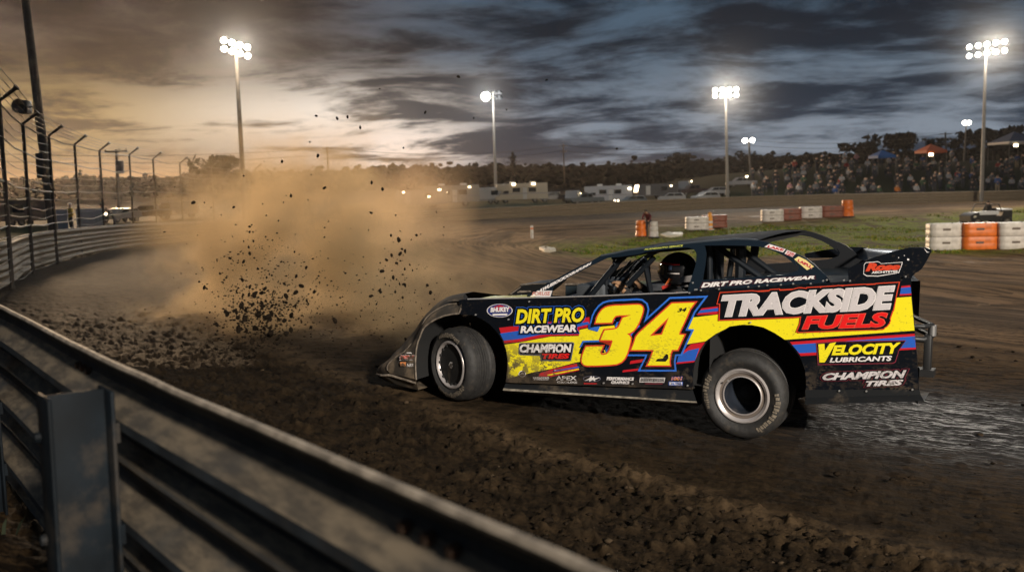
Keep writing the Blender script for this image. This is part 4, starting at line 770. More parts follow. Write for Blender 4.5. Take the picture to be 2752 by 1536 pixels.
# big near pole on the left with horn speaker and meter box
b0 = at(152, 668, 30); t0 = at(60, -70, 30); b0[2] = gz(b0[0], b0[1])
e = empty('utility_pole', tuple(b0), label='thick leaning wooden pole on the left carrying a horn speaker and a box', cat='pole'); pole_geo(b0-np.array([0, 0, .3]), t0, .15, .115, WOOD, 'pole', e)
mb = MB(); c = at(66, 288, 30); mb.rbox(c, (.30, .35, .40), .03, 0); mb.lathe([(.05, 0), (.09, -.1), (.22, -.28), (.21, -.28), (.07, -.08)], c+np.array([0, -.1, 0]), 'y', 14, 0); mb.tube([c, at(97, 287, 30)], .025, 0, 6); mb.tube([at(95, 284, 30), at(95, 296, 30)], .03, 0, 6); cchild(mb.build('horn_speaker', mat('speaker_grey', (.10, .10, .10), .5)), e)
mb = MB(); c = at(110, 445, 30); mb.rbox(c, (.22, .2, .75), .02, 0); mb.tube([c+np.array([.05, 0, .3]), c+np.array([.16, 0, .3])], .03, 0, 6); cchild(mb.build('meter_box', mat('meter_box_grey', (.06, .058, .055), .5)), e)
def util(top_px, base_px, d, label, arms, box=None, r=.13):
    tp = at(*top_px, d); bq = at(*base_px, d); bq[2] = gz(bq[0], bq[1]); e = empty('utility_pole', tuple(bq), label=label, cat='pole', group='utility poles carrying the power line')
    pole_geo(bq-np.array([0, 0, .3]), tp, r*1.2, r*.8, WOOD, 'pole', e)
    for h, w in arms: mb = MB(); mb.box(tp-np.array([0, .1, h]), (w, .12, .12)); [mb.lathe([(.04, 0), (.05, .1), (.02, .2)], tp+np.array([w*s_, -.1, -h+.05]), 'z', 8) for s_ in (-.45, 0.15, .45)]; cchild(mb.build('crossarm', WOOD), e)
    if box: c = at(*box, d-.3); mb = MB(); mb.lathe([(0, -.5), (.3, -.48), (.3, .45), (.0, .5)], c, 'z', 14); cchild(mb.build('transformer', mat('transformer_grey', (.12, .12, .12), .5)), e)
    return tp
u1 = util((313, 402), (318, 560), 75, 'distant utility pole with crossarm and transformer seen through the catch fence', [(.15, 1.7)], box=(322, 449))
u2 = util(V9(823, 369), V9(826, 440), 150, 'slim utility pole above the dust cloud', [(.3, 1.4)])
u3 = util(V9(1417, 363), V9(1421, 470), 190, 'utility pole holding the power line in front of the wooded hill', [(.3, 1.6), (1.4, 1.2)])
u4 = util(V9(1885, 350), V9(1889, 470), 200, 'utility pole behind the small twin lamp pole', [(.3, 2.4)])
u5 = util(V9(2378, 333), V9(2383, 400), 210, 'utility pole with two crossarms on the skyline near the canopy', [(.4, 2.8), (2.4, 4.4)], r=.2)
pl = empty('power_line', tuple(u3), label='thin dark power cables sagging between the utility poles across the sky', cat='power line')
seq = [u2+np.array([-60, -20, 1.]), u2, u3, u4, u5, u5+np.array([70, 0, 3])]
for off in (0, -1.0):
    P = []
    for a_, b_ in zip(seq[:-1], seq[1:]):
        for t_ in np.linspace(0, 1, 14)[:-1]: P.append(a_*(1-t_)+b_*t_+np.array([off*.6, 0, -.2+off-4*1.3*t_*(1-t_)]))
    mb = MB(); mb.tube(P, .035, 0, 5); cchild(mb.build('cable', WIRE), pl)
# ------------------------------------------------------------------ hills and woods
sky_px = [(-900, 445), (-200, 442), (0, 441), (130, 441), (200, 432), (280, 436), (430, 434), (520, 416), (640, 420), (760, 420), (860, 416), (920, 410), (960, 405), (1100, 409), (1200, 404), (1290, 406), (1390, 401), (1480, 406), (1600, 400), (1760, 390), (1900, 386), (2100, 374), (2240, 368), (2330, 367), (2440, 362), (2576, 356), (3000, 345), (3500, 350)]
kx = np.array([p[0] for p in sky_px])*1.0683; ky = np.array([p[1] for p in sky_px])*1.0683
def skyz(px, R): d = R/math.hypot(1, (px-CX)/F); return at(px, float(np.interp(px, kx, ky)), d)
HM = mat('wooded_hill', (.006, .009, .007), .95, var=.4, scale=.2, spec=.1); hm = MB(); cols = np.linspace(-1400, 4200, 110); rows = []
for R, f in ((135, 0.), (170, .1), (215, .42), (260, .72), (310, .9), (400, .8), (600, .4)):
    row = []
    for px in cols:
        q = skyz(px, 310); q0 = q-CAM; dirn = q0[:2]/np.linalg.norm(q0[:2]); hz = (q[2]-3.2); base = -.6 if R < 160 else 0
        row.append((dirn[0]*R, dirn[1]*R, max(hz*f, -.6)+base+(T(dirn[0]*R, dirn[1]*R) if R < 140 else .6*fbm(np.array([px*.004]), np.array([R*.03]))[0])))
    rows.append(row)
hm.grid(rows, 0); h = hm.build('hills', HM, smooth=180); h['kind'] = 'structure'
LEAF = [mat('leaf_dark', (.004, .007, .0065), .95, spec=.05), mat('leaf_mid', (.006, .010, .008), .95, spec=.05), mat('leaf_brown', (.009, .009, .007), .95, spec=.1)]
n = 4400; px = rng.uniform(-700, 3500, n); t = rng.random(n)**.8; R = 190+125*t; P = []; Sz = []
for a_, r_, tt_ in zip(px, R, t):
    q = skyz(a_, 310); dn = (q-CAM)[:2]; dn /= np.linalg.norm(dn); f = np.interp(r_, [135, 170, 215, 260, 310, 400], [0, .1, .42, .72, .9, .8]); s_ = random.uniform(.8, 1.7); P.append((dn[0]*r_, dn[1]*r_, max((q[2]-3.2)*f, -.6)+.9+random.uniform(-.6, .8))); Sz.append(s_)
P = np.array(P); Sz = np.array(Sz)
ex = np.repeat(P, 5, 0)+rng.normal(0, 1, (n*5, 3))*np.repeat(Sz, 5)[:, None]*np.array([.75, .75, .5]); ez = np.repeat(Sz, 5)*rng.uniform(.25, .55, n*5)
tag(blobs('woods', np.vstack([P, ex]), np.r_[Sz*.8, ez], LEAF, .85, .4, 1, rng.integers(0, 3, n*6)), kind='stuff')
def tree(px, py_top, py_base, d, w, label, group, dens=260, name='tree', narrow=False):
    tp = at(px, py_top, d); bs = at(px, py_base, d); bs[2] = min(bs[2], tp[2]-3); H = tp[2]-bs[2]; e = empty(name, tuple(bs), label=label, cat='tree', group=group)
    mb = MB(); mb.tube([bs-np.array([0, 0, 2.]), bs+np.array([.1, 0, H*.4]), bs+np.array([0, 0, H*.8])], [.28, .2, .06], 0, 8)
    for k in range(7):
        a_ = random.uniform(0, 6.28); h0 = random.uniform(.3, .65); mb.tube([bs+np.array([0, 0, H*h0]), bs+np.array([math.cos(a_)*w*.3, math.sin(a_)*w*.3, H*(h0+.18)])], [.09, .03], 0, 5)
    cchild(mb.build('trunk', mat('bark', (.03, .024, .018), .9)), e)
    n = dens; V = []; Fc = []; mi = []; cl = [(rng.normal(0, 1, 3)*np.array([w*.26, w*.26, H*.16])+np.array([0, 0, H*.62]), random.uniform(.14, .26)*w) for _ in range(9)]
    mb = MB()
    for k in range(n):
        c0, r0 = cl[k % 9]
        if narrow: hh = rng.random()**1.; c = np.array([*(rng.normal(0, 1, 2)*w*.22*(1.05-hh)), H*(.15+.85*hh)])
        else: v = rng.normal(0, 1, 3); v /= np.linalg.norm(v); c = c0+v*r0*(.5+.6*rng.random())
        if c[2] > H: c[2] = H*.97
        s_ = random.uniform(.10, .2)*w*(.35 if narrow else .5); a = rng.normal(0, 1, 3); a /= np.linalg.norm(a); b = np.cross(a, rng.normal(0, 1, 3)); b /= np.linalg.norm(b)
        mb.add([bs+c+a*s_, bs+c+b*s_*.7, bs+c-a*s_, bs+c-b*s_*.7], [(0, 1, 2, 3)], int(rng.integers(0, 3)))
    cchild(mb.build('crown', LEAF, smooth=0, fixn=False), e); return e
for q in ((2252, 340, 372, 230, 10, 'rounded tree breaking the skyline above the crowd', 0), (2500, 326, 380, 190, 11, 'big dark tree behind the tallest floodlight pole', 0), (2565, 345, 380, 185, 8, 'dark tree at the right edge behind the white tent', 0), (2180, 362, 380, 240, 8, 'low bushy tree on the skyline left of the rounded tree', 0), (2350, 350, 376, 215, 6, 'small dark tree beside the skyline utility pole', 0), (1290, 383, 412, 215, 3.2, 'narrow pointed tree alone on the hilltop', 1), (1880, 380, 396, 240, 5, 'small tree clump on the ridge behind the flagger', 0), (548, 396, 430, 120, 7, 'bare twiggy tree above the dust near the fence end', 0), (1715, 385, 400, 240, 5, 'low tree on the ridge right of the hilltop pole', 0)):
    tree(q[0]*1.0683, q[1]*1.0683, q[2]*1.0683, q[3], q[4], q[5], 'trees on the skyline', narrow=bool(q[6]), dens=420 if q[4] > 9 else 240)
# ------------------------------------------------------------------ people: one skinned body each
SKIN = mat('skin', (.36, .21, .14), .55); HAIRM = mat('dark_hair', (.02, .014, .01), .7)
def person_mesh(pose, cloth, fingers=False, sub=1):
    """joints in metres, facing -y; pose overrides joints; cloth = (shirt, trousers, shoes, hand) materials"""
    J = dict(pelvis=(0, 0, .95), belly=(0, 0, 1.12), chest=(0, .01, 1.32), neck=(0, .0, 1.48), head=(0, -.02, 1.60), crown=(0, -.01, 1.70),
             sl=(-.18, .01, 1.42), el=(-.25, .04, 1.14), wl=(-.24, -.08, .90), hl=(-.24, -.11, .82), sr=(.18, .01, 1.42), er=(.25, .04, 1.14), wr=(.24, -.08, .90), hr=(.24, -.11, .82),
             pl=(-.10, 0, .90), kl=(-.11, -.03, .50), al=(-.11, .02, .09), tl=(-.12, -.14, .04), pr=(.10, 0, .90), kr=(.11, -.03, .50), ar=(.11, .02, .09), tr=(.12, -.14, .04))
    J.update(pose)
    Rr = dict(pelvis=.135, belly=.125, chest=.15, neck=.058, head=.098, crown=.07, sl=.075, el=.048, wl=.033, hl=.036, sr=.075, er=.048, wr=.033, hr=.036, pl=.095, kl=.062, al=.042, tl=.035, pr=.095, kr=.062, ar=.042, tr=.035)
    E = [('pelvis', 'belly'), ('belly', 'chest'), ('chest', 'neck'), ('neck', 'head'), ('head', 'crown'), ('chest', 'sl'), ('sl', 'el'), ('el', 'wl'), ('wl', 'hl'), ('chest', 'sr'), ('sr', 'er'), ('er', 'wr'), ('wr', 'hr'),
         ('pelvis', 'pl'), ('pl', 'kl'), ('kl', 'al'), ('al', 'tl'), ('pelvis', 'pr'), ('pr', 'kr'), ('kr', 'ar'), ('ar', 'tr')]
    REG = dict(head=3, crown=3, neck=3, hl=3, hr=3, kl=1, al=1, kr=1, ar=1, pl=1, pr=1, tl=2, tr=2)
    if fingers:
        for sd in 'lr':
            w, h = np.array(J['w'+sd]), np.array(J['h'+sd]); d = h-w; d /= np.linalg.norm(d); s_ = np.cross(d, (0, 0, 1)); s_ /= np.linalg.norm(s_); dn = np.cross(s_, d)
            for k in range(4):
                o = s_*(.03-.02*k); a, b = 'f%s%da' % (sd, k), 'f%s%db' % (sd, k); J[a] = tuple(h+o+d*.045); J[b] = tuple(h+o*1.1+d*(.07+.012*(k in (1, 2)))+dn*-.035); Rr[a] = .011; Rr[b] = .009; E += [('h'+sd, a), (a, b)]; REG[a] = REG[b] = 3
            a, b = 't%sa' % sd, 't%sb' % sd; J[a] = tuple(w*.5+h*.5+s_*.045); J[b] = tuple(h+s_*.06+d*.02); Rr[a] = .013; Rr[b] = .010; E += [('w'+sd, a), (a, b)]; REG[a] = REG[b] = 3
    nm = list(J); me = bpy.data.meshes.new('person'); me.from_pydata([J[k] for k in nm], [(nm.index(a), nm.index(b)) for a, b in E], [])
    ob = bpy.data.objects.new('person', me); COL.objects.link(ob); ob.modifiers.new('skin', 'SKIN')
    for k, sv in zip(nm, me.skin_vertices[0].data): sv.radius = (Rr[k], Rr[k]*(.82 if k in ('chest', 'belly', 'pelvis') else 1)); sv.use_root = k == 'pelvis'
    ob.modifiers.new('sub', 'SUBSURF').levels = sub; ob.modifiers['sub'].render_levels = sub
    bpy.context.view_layer.update(); ev = ob.evaluated_get(bpy.context.evaluated_depsgraph_get()); m2 = bpy.data.meshes.new_from_object(ev); bpy.data.objects.remove(ob)
    m2.materials.clear()
    for c in cloth: m2.materials.append(c)
    segs = [(np.array(J[a]), np.array(J[b]), REG.get(b, 0)) for a, b in E]; A = np.array([s[0] for s in segs]); B = np.array([s[1] for s in segs]); Rg = np.array([s[2] for s in segs])
    C = np.array([p.center[:] for p in m2.polygons]); t = np.clip(np.sum((C[:, None]-A)*(B-A), -1)/np.sum((B-A)**2, -1), 0, 1); dd = np.linalg.norm(C[:, None]-A-t[..., None]*(B-A), axis=-1)
    reg = Rg[dd.argmin(1)]; reg[(reg == 3) & (C[:, 2] < J['neck'][2]-.02) & (np.linalg.norm(C-np.array(J['neck']), axis=1) < .16)] = 0
    m2.polygons.foreach_set('material_index', reg.astype(np.int32)); m2.polygons.foreach_set('use_smooth', [True]*len(m2.polygons)); m2.update(); return m2
CM = {k: mat(k, tuple(v_*.72 for v_ in c), .85, var=.15) for k, c in dict(white_shirt=(.42, .41, .40), red_shirt=(.42, .04, .03), maroon_shirt=(.16, .02, .025), blue_shirt=(.04, .10, .28), black_shirt=(.015, .015, .018), grey_shirt=(.14, .14, .145), yellow_shirt=(.65, .42, .04), pink_shirt=(.55, .26, .27), orange_shirt=(.65, .20, .03), green_shirt=(.05, .10, .05), dark_jeans=(.02, .026, .045), tan_shorts=(.26, .20, .13), grey_trousers=(.06, .06, .065), white_cloth=(.62, .62, .62), shoes=(.03, .03, .03)).items()}
def face(par, J=(0, -.02, 1.60), cap=None, hair=True, z=0, r=.105, full=False):
    h = Vector(J)
    if hair:
        mb = MB(); prof = [(r*math.sin(a)*1.04, r*math.cos(a)*1.12) for a in np.linspace(.02, 1.45, 7)]; mb.lathe(prof, (h.x, h.y+.016, h.z+.03), 'z', 14)
        if cap: mb.box((h.x, h.y-.12, h.z+.055), (.13, .12, .014))
        o = mb.build('cap' if cap else 'hair', cap or HAIRM, par); 
    if full:
        mb = MB(); mb.lathe([(0, -.016), (.014, -.01), (.016, .02)], (h.x, h.y-.105, h.z-.01), 'y', 8); mb.build('nose', SKIN, par)
        mb = MB(); [mb.lathe([(0, -.006), (.010, -.002), (.011, .01)], (h.x+s_*.036, h.y-.092, h.z+.018), 'y', 8) for s_ in (-1, 1)]; mb.build('eyes', HAIRM, par)
SIT = dict(pelvis=(0, .05, .46), belly=(0, .08, .62), chest=(0, .10, .82), neck=(0, .09, .98), head=(0, .06, 1.10), crown=(0, .06, 1.20), sl=(-.18, .10, .92), el=(-.26, .04, .66), wl=(-.17, -.18, .58), hl=(-.13, -.25, .58), sr=(.18, .10, .92), er=(.26, .04, .66), wr=(.17, -.18, .58), hr=(.13, -.25, .58), pl=(-.1, .0, .44), kl=(-.14, -.40, .46), al=(-.15, -.40, .08), tl=(-.15, -.55, .04), pr=(.1, .0, .44), kr=(.14, -.40, .46), ar=(.15, -.40, .08), tr=(.15, -.55, .04))
STD = {}; CRS = dict(el=(-.27, .02, 1.16), wl=(-.06, -.17, 1.12), hl=(.02, -.18, 1.13), er=(.27, .02, 1.16), wr=(.06, -.17, 1.16), hr=(-.02, -.2, 1.18)); WAVE = dict(er=(.34, -.05, 1.60), wr=(.30, -.12, 1.84), hr=(.30, -.13, 1.92)); BEND = dict(belly=(0, -.06, 1.12), chest=(0, -.2, 1.26), neck=(0, -.33, 1.36), head=(0, -.42, 1.42), crown=(0, -.46, 1.52), sl=(-.18, -.22, 1.34), sr=(.18, -.22, 1.34), el=(-.24, -.34, 1.08), er=(.24, -.34, 1.08), wl=(-.2, -.5, .95), hl=(-.18, -.56, .92), wr=(.2, -.5, .95), hr=(.18, -.56, .92))
def person(loc_, yaw, pose, cloth, label, group=None, cap=None, me=None, fingers=False, sub=1, full=False, hair=True, scale=1.):
    me = me or person_mesh(pose, cloth, fingers, sub); o = bpy.data.objects.new('person', me); COL.objects.link(o); o.location = loc_; o.rotation_euler = (0, 0, yaw); o.scale = (scale,)*3
    face(o, pose.get('head', (0, -.02, 1.60)), cap, hair, full=full); return tag(o, label, 'person', group)
# driver: sits in the race car, looking forward to the turn (car frame, -x is forward)
hc_ = loc(*ZP(3, 480, 650), .62)
w_l = wc+np.array([.03, -.17, .05]); w_r = wc+np.array([.03, .14, .06])
def dj(p): return (p[1]-.62, p[0]-hc_[0], p[2])   # person frame: -y forward = car -x ; person x = car +y  (his left is -x)
DP = {k: (v[0], v[1], v[2]) for k, v in dict(pelvis=(0, .16, hc_[2]-.72), belly=(0, .17, hc_[2]-.56), chest=(0, .14, hc_[2]-.36), neck=(0, .08, hc_[2]-.17), head=(0, .02, hc_[2]-.02), crown=(0, .03, hc_[2]+.07), sl=(-.19, .12, hc_[2]-.25), sr=(.19, .12, hc_[2]-.25), el=(-.27, -.12, hc_[2]-.40), er=(.27, -.12, hc_[2]-.40), pl=(-.1, .12, hc_[2]-.74), pr=(.1, .12, hc_[2]-.74), kl=(-.14, -.34, hc_[2]-.60), kr=(.14, -.34, hc_[2]-.60), al=(-.14, -.70, hc_[2]-.78), ar=(.14, -.70, hc_[2]-.78), tl=(-.14, -.8, hc_[2]-.70), tr=(.14, -.8, hc_[2]-.70)).items()}
for sd, w in (('l', w_l), ('r', w_r)):
    q = np.array(dj(w)); b = np.array(DP['e'+sd]); d = (q-b)/np.linalg.norm(q-b); DP['w'+sd] = tuple(q-d*.06); DP['h'+sd] = tuple(q)
SUIT = mat('black_race_suit', (.012, .012, .013), .7); GLOVE = mat('tan_glove', (.30, .17, .09), .7)
dm = person_mesh(DP, (SUIT, SUIT, SUIT, GLOVE), True, 1)
drv = bpy.data.objects.new('person', dm); COL.objects.link(drv); tag(drv, 'driver in a black suit and black helmet gripping the race car steering wheel', 'person')
RotD = Matrix(((0, 1, 0), (1, 0, 0), (0, 0, 1)))    # person -> car axes (mirror-free below)
Xc = np.array(AY); Yc = np.array(AX); Mw = Matrix((-0*Xc+Xc, Yc, AZ)).transposed()
drv.matrix_world = Matrix.Translation(Vector(carw((hc_[0], .62, 0)))) @ Mw.to_4x4()
def dchild(mb, n_, m): o = mb.build(n_, m, drv, 40); return o
hz_ = hc_[2]; mb = MB()
G = []
for a in np.linspace(.03, 2.35, 14):                # shell with a brow, chin bar and eye port
    row = []
    for b_ in np.linspace(0, 2*math.pi, 28, endpoint=False):
        x, y = math.sin(a)*math.cos(b_), math.sin(a)*math.sin(b_); fr = max(0, -y); rr_ = np.array([.135*x, .165*y-.02*fr*(a > 1.5), .150*math.cos(a)*(1 if a < 1.57 else 1.1)]); row.append(rr_+np.array([0, .03, hz_-.01]))
    G.append(row)
mb.grid(G, 0, True); hel = dchild(mb, 'helmet', [mat('helmet_black', (.008, .008, .009), .22, coat=.5)])
mb = MB(); V = []
for zz, k in ((.030, 1.), (-.045, 1.)): V.append([(.139*math.sin(t_)*k, -.171*math.cos(t_)*k+.03, hz_+zz) for t_ in np.linspace(-1.25, 1.25, 15)])
mb.grid(V, 0); mb.build('visor', mat('visor_smoke', (.02, .025, .03), .1, coat=.6), drv)
def hband(a0, a1, t0, t1, m, nm):
    mb = MB(); mb.grid([[(.139*math.sin(a)*math.sin(t_), -.1695*math.sin(a)*math.cos(t_)+.03, hz_-.01+.154*math.cos(a)*(1 if a < 1.57 else 1.1)) for t_ in np.linspace(t0, t1, 14)] for a in np.linspace(a0, a1, 6)], 0); mb.build(nm, m, drv)
hband(1.12, 1.24, -1.9, 1.9, mat('helmet_red', (.60, .02, .02), .35), 'helmet_stripe'); hband(1.27, 1.52, -1.5, -1.3, mat('helmet_blue_grey', (.07, .10, .17), .35), 'helmet_patch'); hband(1.66, 1.72, -1.9, -.2, mat('helmet_white', (.5, .45, .42), .35), 'helmet_stripe')
mb = MB(); mb.lathe([(.085, hz_-.24), (.145, hz_-.20), (.15, hz_-.165), (.10, hz_-.14)], (0, .04, 0), 'z', 20); mb.build('neck_collar', SUIT, drv)
mb = MB(); mb.grid([[(-.20-.012, .02, hz_-.20), (-.215, .10, hz_-.17)], [(-.235, -.02, hz_-.30), (-.25, .08, hz_-.30)]], 0); mb.grid([[(-.24, -.04, hz_-.33), (-.27, .04, hz_-.33)], [(-.27, -.09, hz_-.38), (-.30, 0., hz_-.40)]], 1); [mb.poly([dj(loc(*ZP(3, *p_), .40)) for p_ in ps_], mi_) for ps_, mi_ in (([(370, 822), (452, 832), (335, 925), (298, 932)], 0), ([(245, 960), (412, 903), (402, 950), (258, 1015)], 1))]; mb.build('suit_patch', [mat('suit_orange', (.65, .14, .03), .6), mat('suit_red', (.5, .03, .02), .6)], drv, 0)
mb = MB(); [mb.tube([(s_*.09, .09, hz_-.17), (s_*.10, -.01, hz_-.34), (s_*.06, .02, hz_-.6)], .022, 0, 6) for s_ in (-1, 1)]; mb.build('harness', mat('harness_red', (.4, .03, .02), .7), drv)
# ------------------------------------------------------------------ infield things
def yawto(p): return math.atan2(p[0], p[1])*-1     # turn so that -y faces the camera
fp = hit(1746, 640); FY = yawto(fp)
person(tuple(fp+np.array([0, .25, 0])), FY-.4, dict(BEND, wl=(-.05, -.42, 1.05), hl=(.0, -.46, 1.06)), (CM['maroon_shirt'], CM['dark_jeans'], CM['shoes'], SKIN), 'track worker in a maroon shirt leaning behind the white drum on the infield', full=True)
def drum(p, m, label, h=.95, r=.29, group='drums and channelizers on the infield', band=None, name='plastic_drum', hollow=False):
    e = empty(name, tuple(p), label=label, cat='drum', group=group); mb = MB()
    pr = [(0, 0), (r*1.02, 0), (r*1.02, h*.10), (r, h*.12), (r*.97, h*.36), (r*.90, h*.38), (r*.90, h*.42), (r*.94, h*.44), (r*.92, h*.66), (r*.86, h*.68), (r*.86, h*.72), (r*.89, h*.74), (r*.84, h*.96), (r*.78, h), (0, h)]
    mb.lathe(pr, tuple(p), 'z', 24, 0); cchild(mb.build('body', [m, WHT], smooth=50), e)
    mb = MB(); mb.lathe([(r*1.25, 0), (r*1.25, .05), (r*1.03, .07)], tuple(p), 'z', 24); cchild(mb.build('base_ring', mat('base_black', (.02, .02, .02), .8)), e)
    if band:
        mb = MB()
        for z0, z1 in band: mb.lathe([(r*.99, h*z0), (r*.95, h*z1)], tuple(p), 'z', 24)
        cchild(mb.build('reflective_band', mat('band_white', (.65, .63, .6), .4)), e)
    return e
ORP = mat('orange_plastic', (.75, .17, .02), .45, var=.2, dust=.2, scale=4); WHP = mat('white_plastic', (.62, .58, .54), .5, var=.15, dust=.25, scale=4); BRP = mat('faded_red_plastic', (.20, .055, .03), .55, var=.25, dust=.2, scale=4)
drum(hit(1723, 637), ORP, 'orange plastic drum on the grass left of the track worker', h=.92, r=.30)
drum(hit(1755, 638)+np.array([0, -.3, 0]), WHP, 'white plastic drum in front of the track worker', h=.88, r=.25)
q = hit(1908, 618); e = empty('channelizer_cone', tuple(q), label='slim orange and white channelizer post in front of the red and white barriers', cat='traffic post', group='drums and channelizers on the infield')
mb = MB(); mb.lathe([(.0, 0), (.19, 0), (.19, .06), (.15, .08), (.165, .4), (.15, .42), (.155, .75), (.12, .8), (.12, 1.0), (.05, 1.06), (0, 1.08)], tuple(q), 'z', 16); cchild(mb.build('body', mat('amber_plastic', (.80, .32, .03), .45)), e); mb = MB(); mb.lathe([(.168, .12), (.17, .24)], tuple(q), 'z', 16); mb.lathe([(.17, .42), (.16, .54)], tuple(q), 'z', 16); cchild(mb.build('reflective_band', mat('band_white', (.6, .6, .6), .4)), e); mb = MB(); mb.lathe([(0, 0), (.27, 0), (.25, .05), (.0, .06)], tuple(q), 'z', 8); cchild(mb.build('base', WHP), e)
q = hit(2277, 583); e = drum(q, ORP, 'tall orange plastic drum at the far end of the barrier row', h=1.15, r=.42)
bm_ = None
def barrier(c, size, yaw, m, label, group):
    e = empty('barrier_block', tuple(c), yaw, label, 'barrier', group); L_, W_, H_ = size; mb = MB()
    n = 12; G = []                                  # rounded water-filled block with a moulded recess
    for z_, k in ((0, .96), (.04, 1.), (H_*.42, 1.), (H_*.5, .975), (H_*.58, 1.), (H_-.05, 1.), (H_, .95)):
        row = []
        for t_ in range(32):
            a = 2*math.pi*t_/32; ca, sa = math.cos(a), math.sin(a); p_ = 7; s_ = (abs(ca)**p_+abs(sa)**p_)**(-1/p_); row.append((L_/2*ca*s_*k*(1 if abs(ca) < .7 else .998), W_/2*sa*s_*k, z_))
        G.append(row)
    mb.grid(G, 0, True); mb.poly(G[-1], 0); mb.poly(G[0][::-1], 0); o = mb.build('body', m, e, 50)
    mb = MB(); mb.rbox((-L_*.05, -W_/2+.004, H_*.55), (L_*.22, .05, H_*.16), .015); mb.build('fork_slot', mat('slot_shadow_plastic', (.12, .09, .07), .6), e)
    mb = MB(); mb.lathe([(0, .03), (.05, .025), (.055, 0)], (L_*.2, 0, H_), 'z', 10); mb.build('filler_cap', mat('cap_black', (.05, .05, .05), .6), e); return e
d_ = 43.; base = [at(2494+45.5, 665, d_), at(2582+47, 667, d_-.3), at(2680+45, 668, d_-.6), at(2775+47, 669, d_-.9)]
nb_ = ('white', 'orange', 'white', 'orange')
for k, p in enumerate(base):
    z0 = T(p[0], p[1])-.02; col = nb_[k]; m = WHP if col == 'white' else ORP; lab = {0: 'left end of the near barrier row', 1: 'middle of the near barrier row', 2: 'right of the orange pair, cut by the frame edge', 3: 'beyond the right frame edge'}[k]
    for lv in (0, 1): barrier((p[0], p[1], z0+lv*.575), (1.50, .75, .56), math.radians(-3)+random.uniform(-.03, .03), m, ('lower ' if lv == 0 else 'upper ')+col+' water barrier block, '+lab, 'stacked water barriers near the right edge')
mid = [((1873, 616), 'white', 1.35, 'left of the amber channelizer'), ((1920, 610), 'red', 1.5, 'behind the amber channelizer'), ((2075, 594), 'white', 1.4, 'at the left end of the far row'), ((2125, 590), 'red', 1.35, 'second in the far row'), ((2178, 585), 'white', 1.45, 'third in the far row'), ((2236, 582), 'red', 1.6, 'beside the tall orange drum')]
for (px_, py_), col, L_, lab in mid:
    q = hit(px_, py_)
    for lv in (0, 1): barrier((q[0], q[1], q[2]-.02+lv*.385), (L_, .8, .375), -.06, WHP if col == 'white' else BRP, ('lower ' if lv == 0 else 'upper ')+('white' if col == 'white' else 'faded red')+' barrier block '+lab, 'low barrier blocks along the infield edge')
q = hit(1430, 641); e = empty('marker_post', tuple(q), label='short white marker post standing alone on the infield edge', cat='marker post'); mb = MB(); mb.lathe([(0, 0), (.075, 0), (.075, .62), (.06, .66), (0, .67)], tuple(q), 'z', 12); cchild(mb.build('post', WHP), e); mb = MB(); mb.lathe([(.077, .48), (.077, .56)], tuple(q), 'z', 12); cchild(mb.build('reflective_band', ORP), e)
for pts, lab in (([(1775, 632), (1790, 630), (1812, 631), (1835, 628), (1834, 634), (1806, 638), (1790, 637)], 'crumpled white plastic sheet lying on the grass by the drums'), ([(1449, 669), (1462, 672), (1490, 671), (1494, 674), (1478, 677), (1463, 676)], 'pale scrap of torn plastic lying at the left tip of the grass')):
    P = [hit(*p) for p in pts]; mb = MB(); c = np.mean(P, 0); n_ = len(P); V = [p+np.array([0, 0, .06+.1*random.random()]) for p in P]+[c+(p-c)*.5+np.array([0, 0, .10+.12*random.random()]) for p in P]+[c+np.array([0, 0, .12])]
    mb.add(V, [(i, (i+1) % n_, n_+(i+1) % n_, n_+i) for i in range(n_)]+[(n_+i, n_+(i+1) % n_, 2*n_) for i in range(n_)]); mb.add([p-np.array([0, 0, .02]) for p in P]+V[:n_], [(i, (i+1) % n_, n_+(i+1) % n_, n_+i) for i in range(n_)])
    tag(mb.build('plastic_sheet', mat('sheet_white', (.68, .62, .5), .6)), lab, 'plastic sheet')
# grass tufts on the infield (stuff)
n = 9000; GQ = np.array([hit(*p)[:2] for p in ((1480, 668), (1700, 640), (2050, 602), (2500, 574), (2752, 562), (2752, 678), (2300, 690), (1800, 700))]); lo_, hi_ = GQ.min(0), GQ.max(0)
gx_, gy_ = rng.uniform(lo_[0], hi_[0], n), rng.uniform(lo_[1], hi_[1], n); ins = np.zeros(n, bool)
for i in range(len(GQ)):
    a, b = GQ[i], GQ[(i+1) % len(GQ)]; ins ^= ((a[1] > gy_) != (b[1] > gy_)) & (gx_ < (b[0]-a[0])*(gy_-a[1])/(b[1]-a[1]+1e-9)+a[0])
ins &= fbm(gx_*.25, gy_*.25, 3) > .40; gx_, gy_ = gx_[ins], gy_[ins]; gzz = terr(gx_, gy_); mb = MB()
for x, y, z_ in zip(gx_, gy_, gzz):
    for k in range(3):
        a = random.uniform(0, 6.28); w_, h_ = random.uniform(.04, .09), random.uniform(.03, .08); dx, dy = math.cos(a)*w_, math.sin(a)*w_; ox, oy = random.uniform(-.25, .25), random.uniform(-.25, .25)
        mb.add([(x+ox-dx, y+oy-dy, z_-.05), (x+ox+dx, y+oy+dy, z_-.05), (x+ox+dy*.6, y+oy-dx*.6, z_+h_)], [(0, 1, 2)], random.randint(0, 1))
tag(mb.build('grass', [mat('grass_green', (.10, .17, .01), .9), mat('grass_dry', (.24, .22, .025), .9)], smooth=0, fixn=False), kind='stuff')
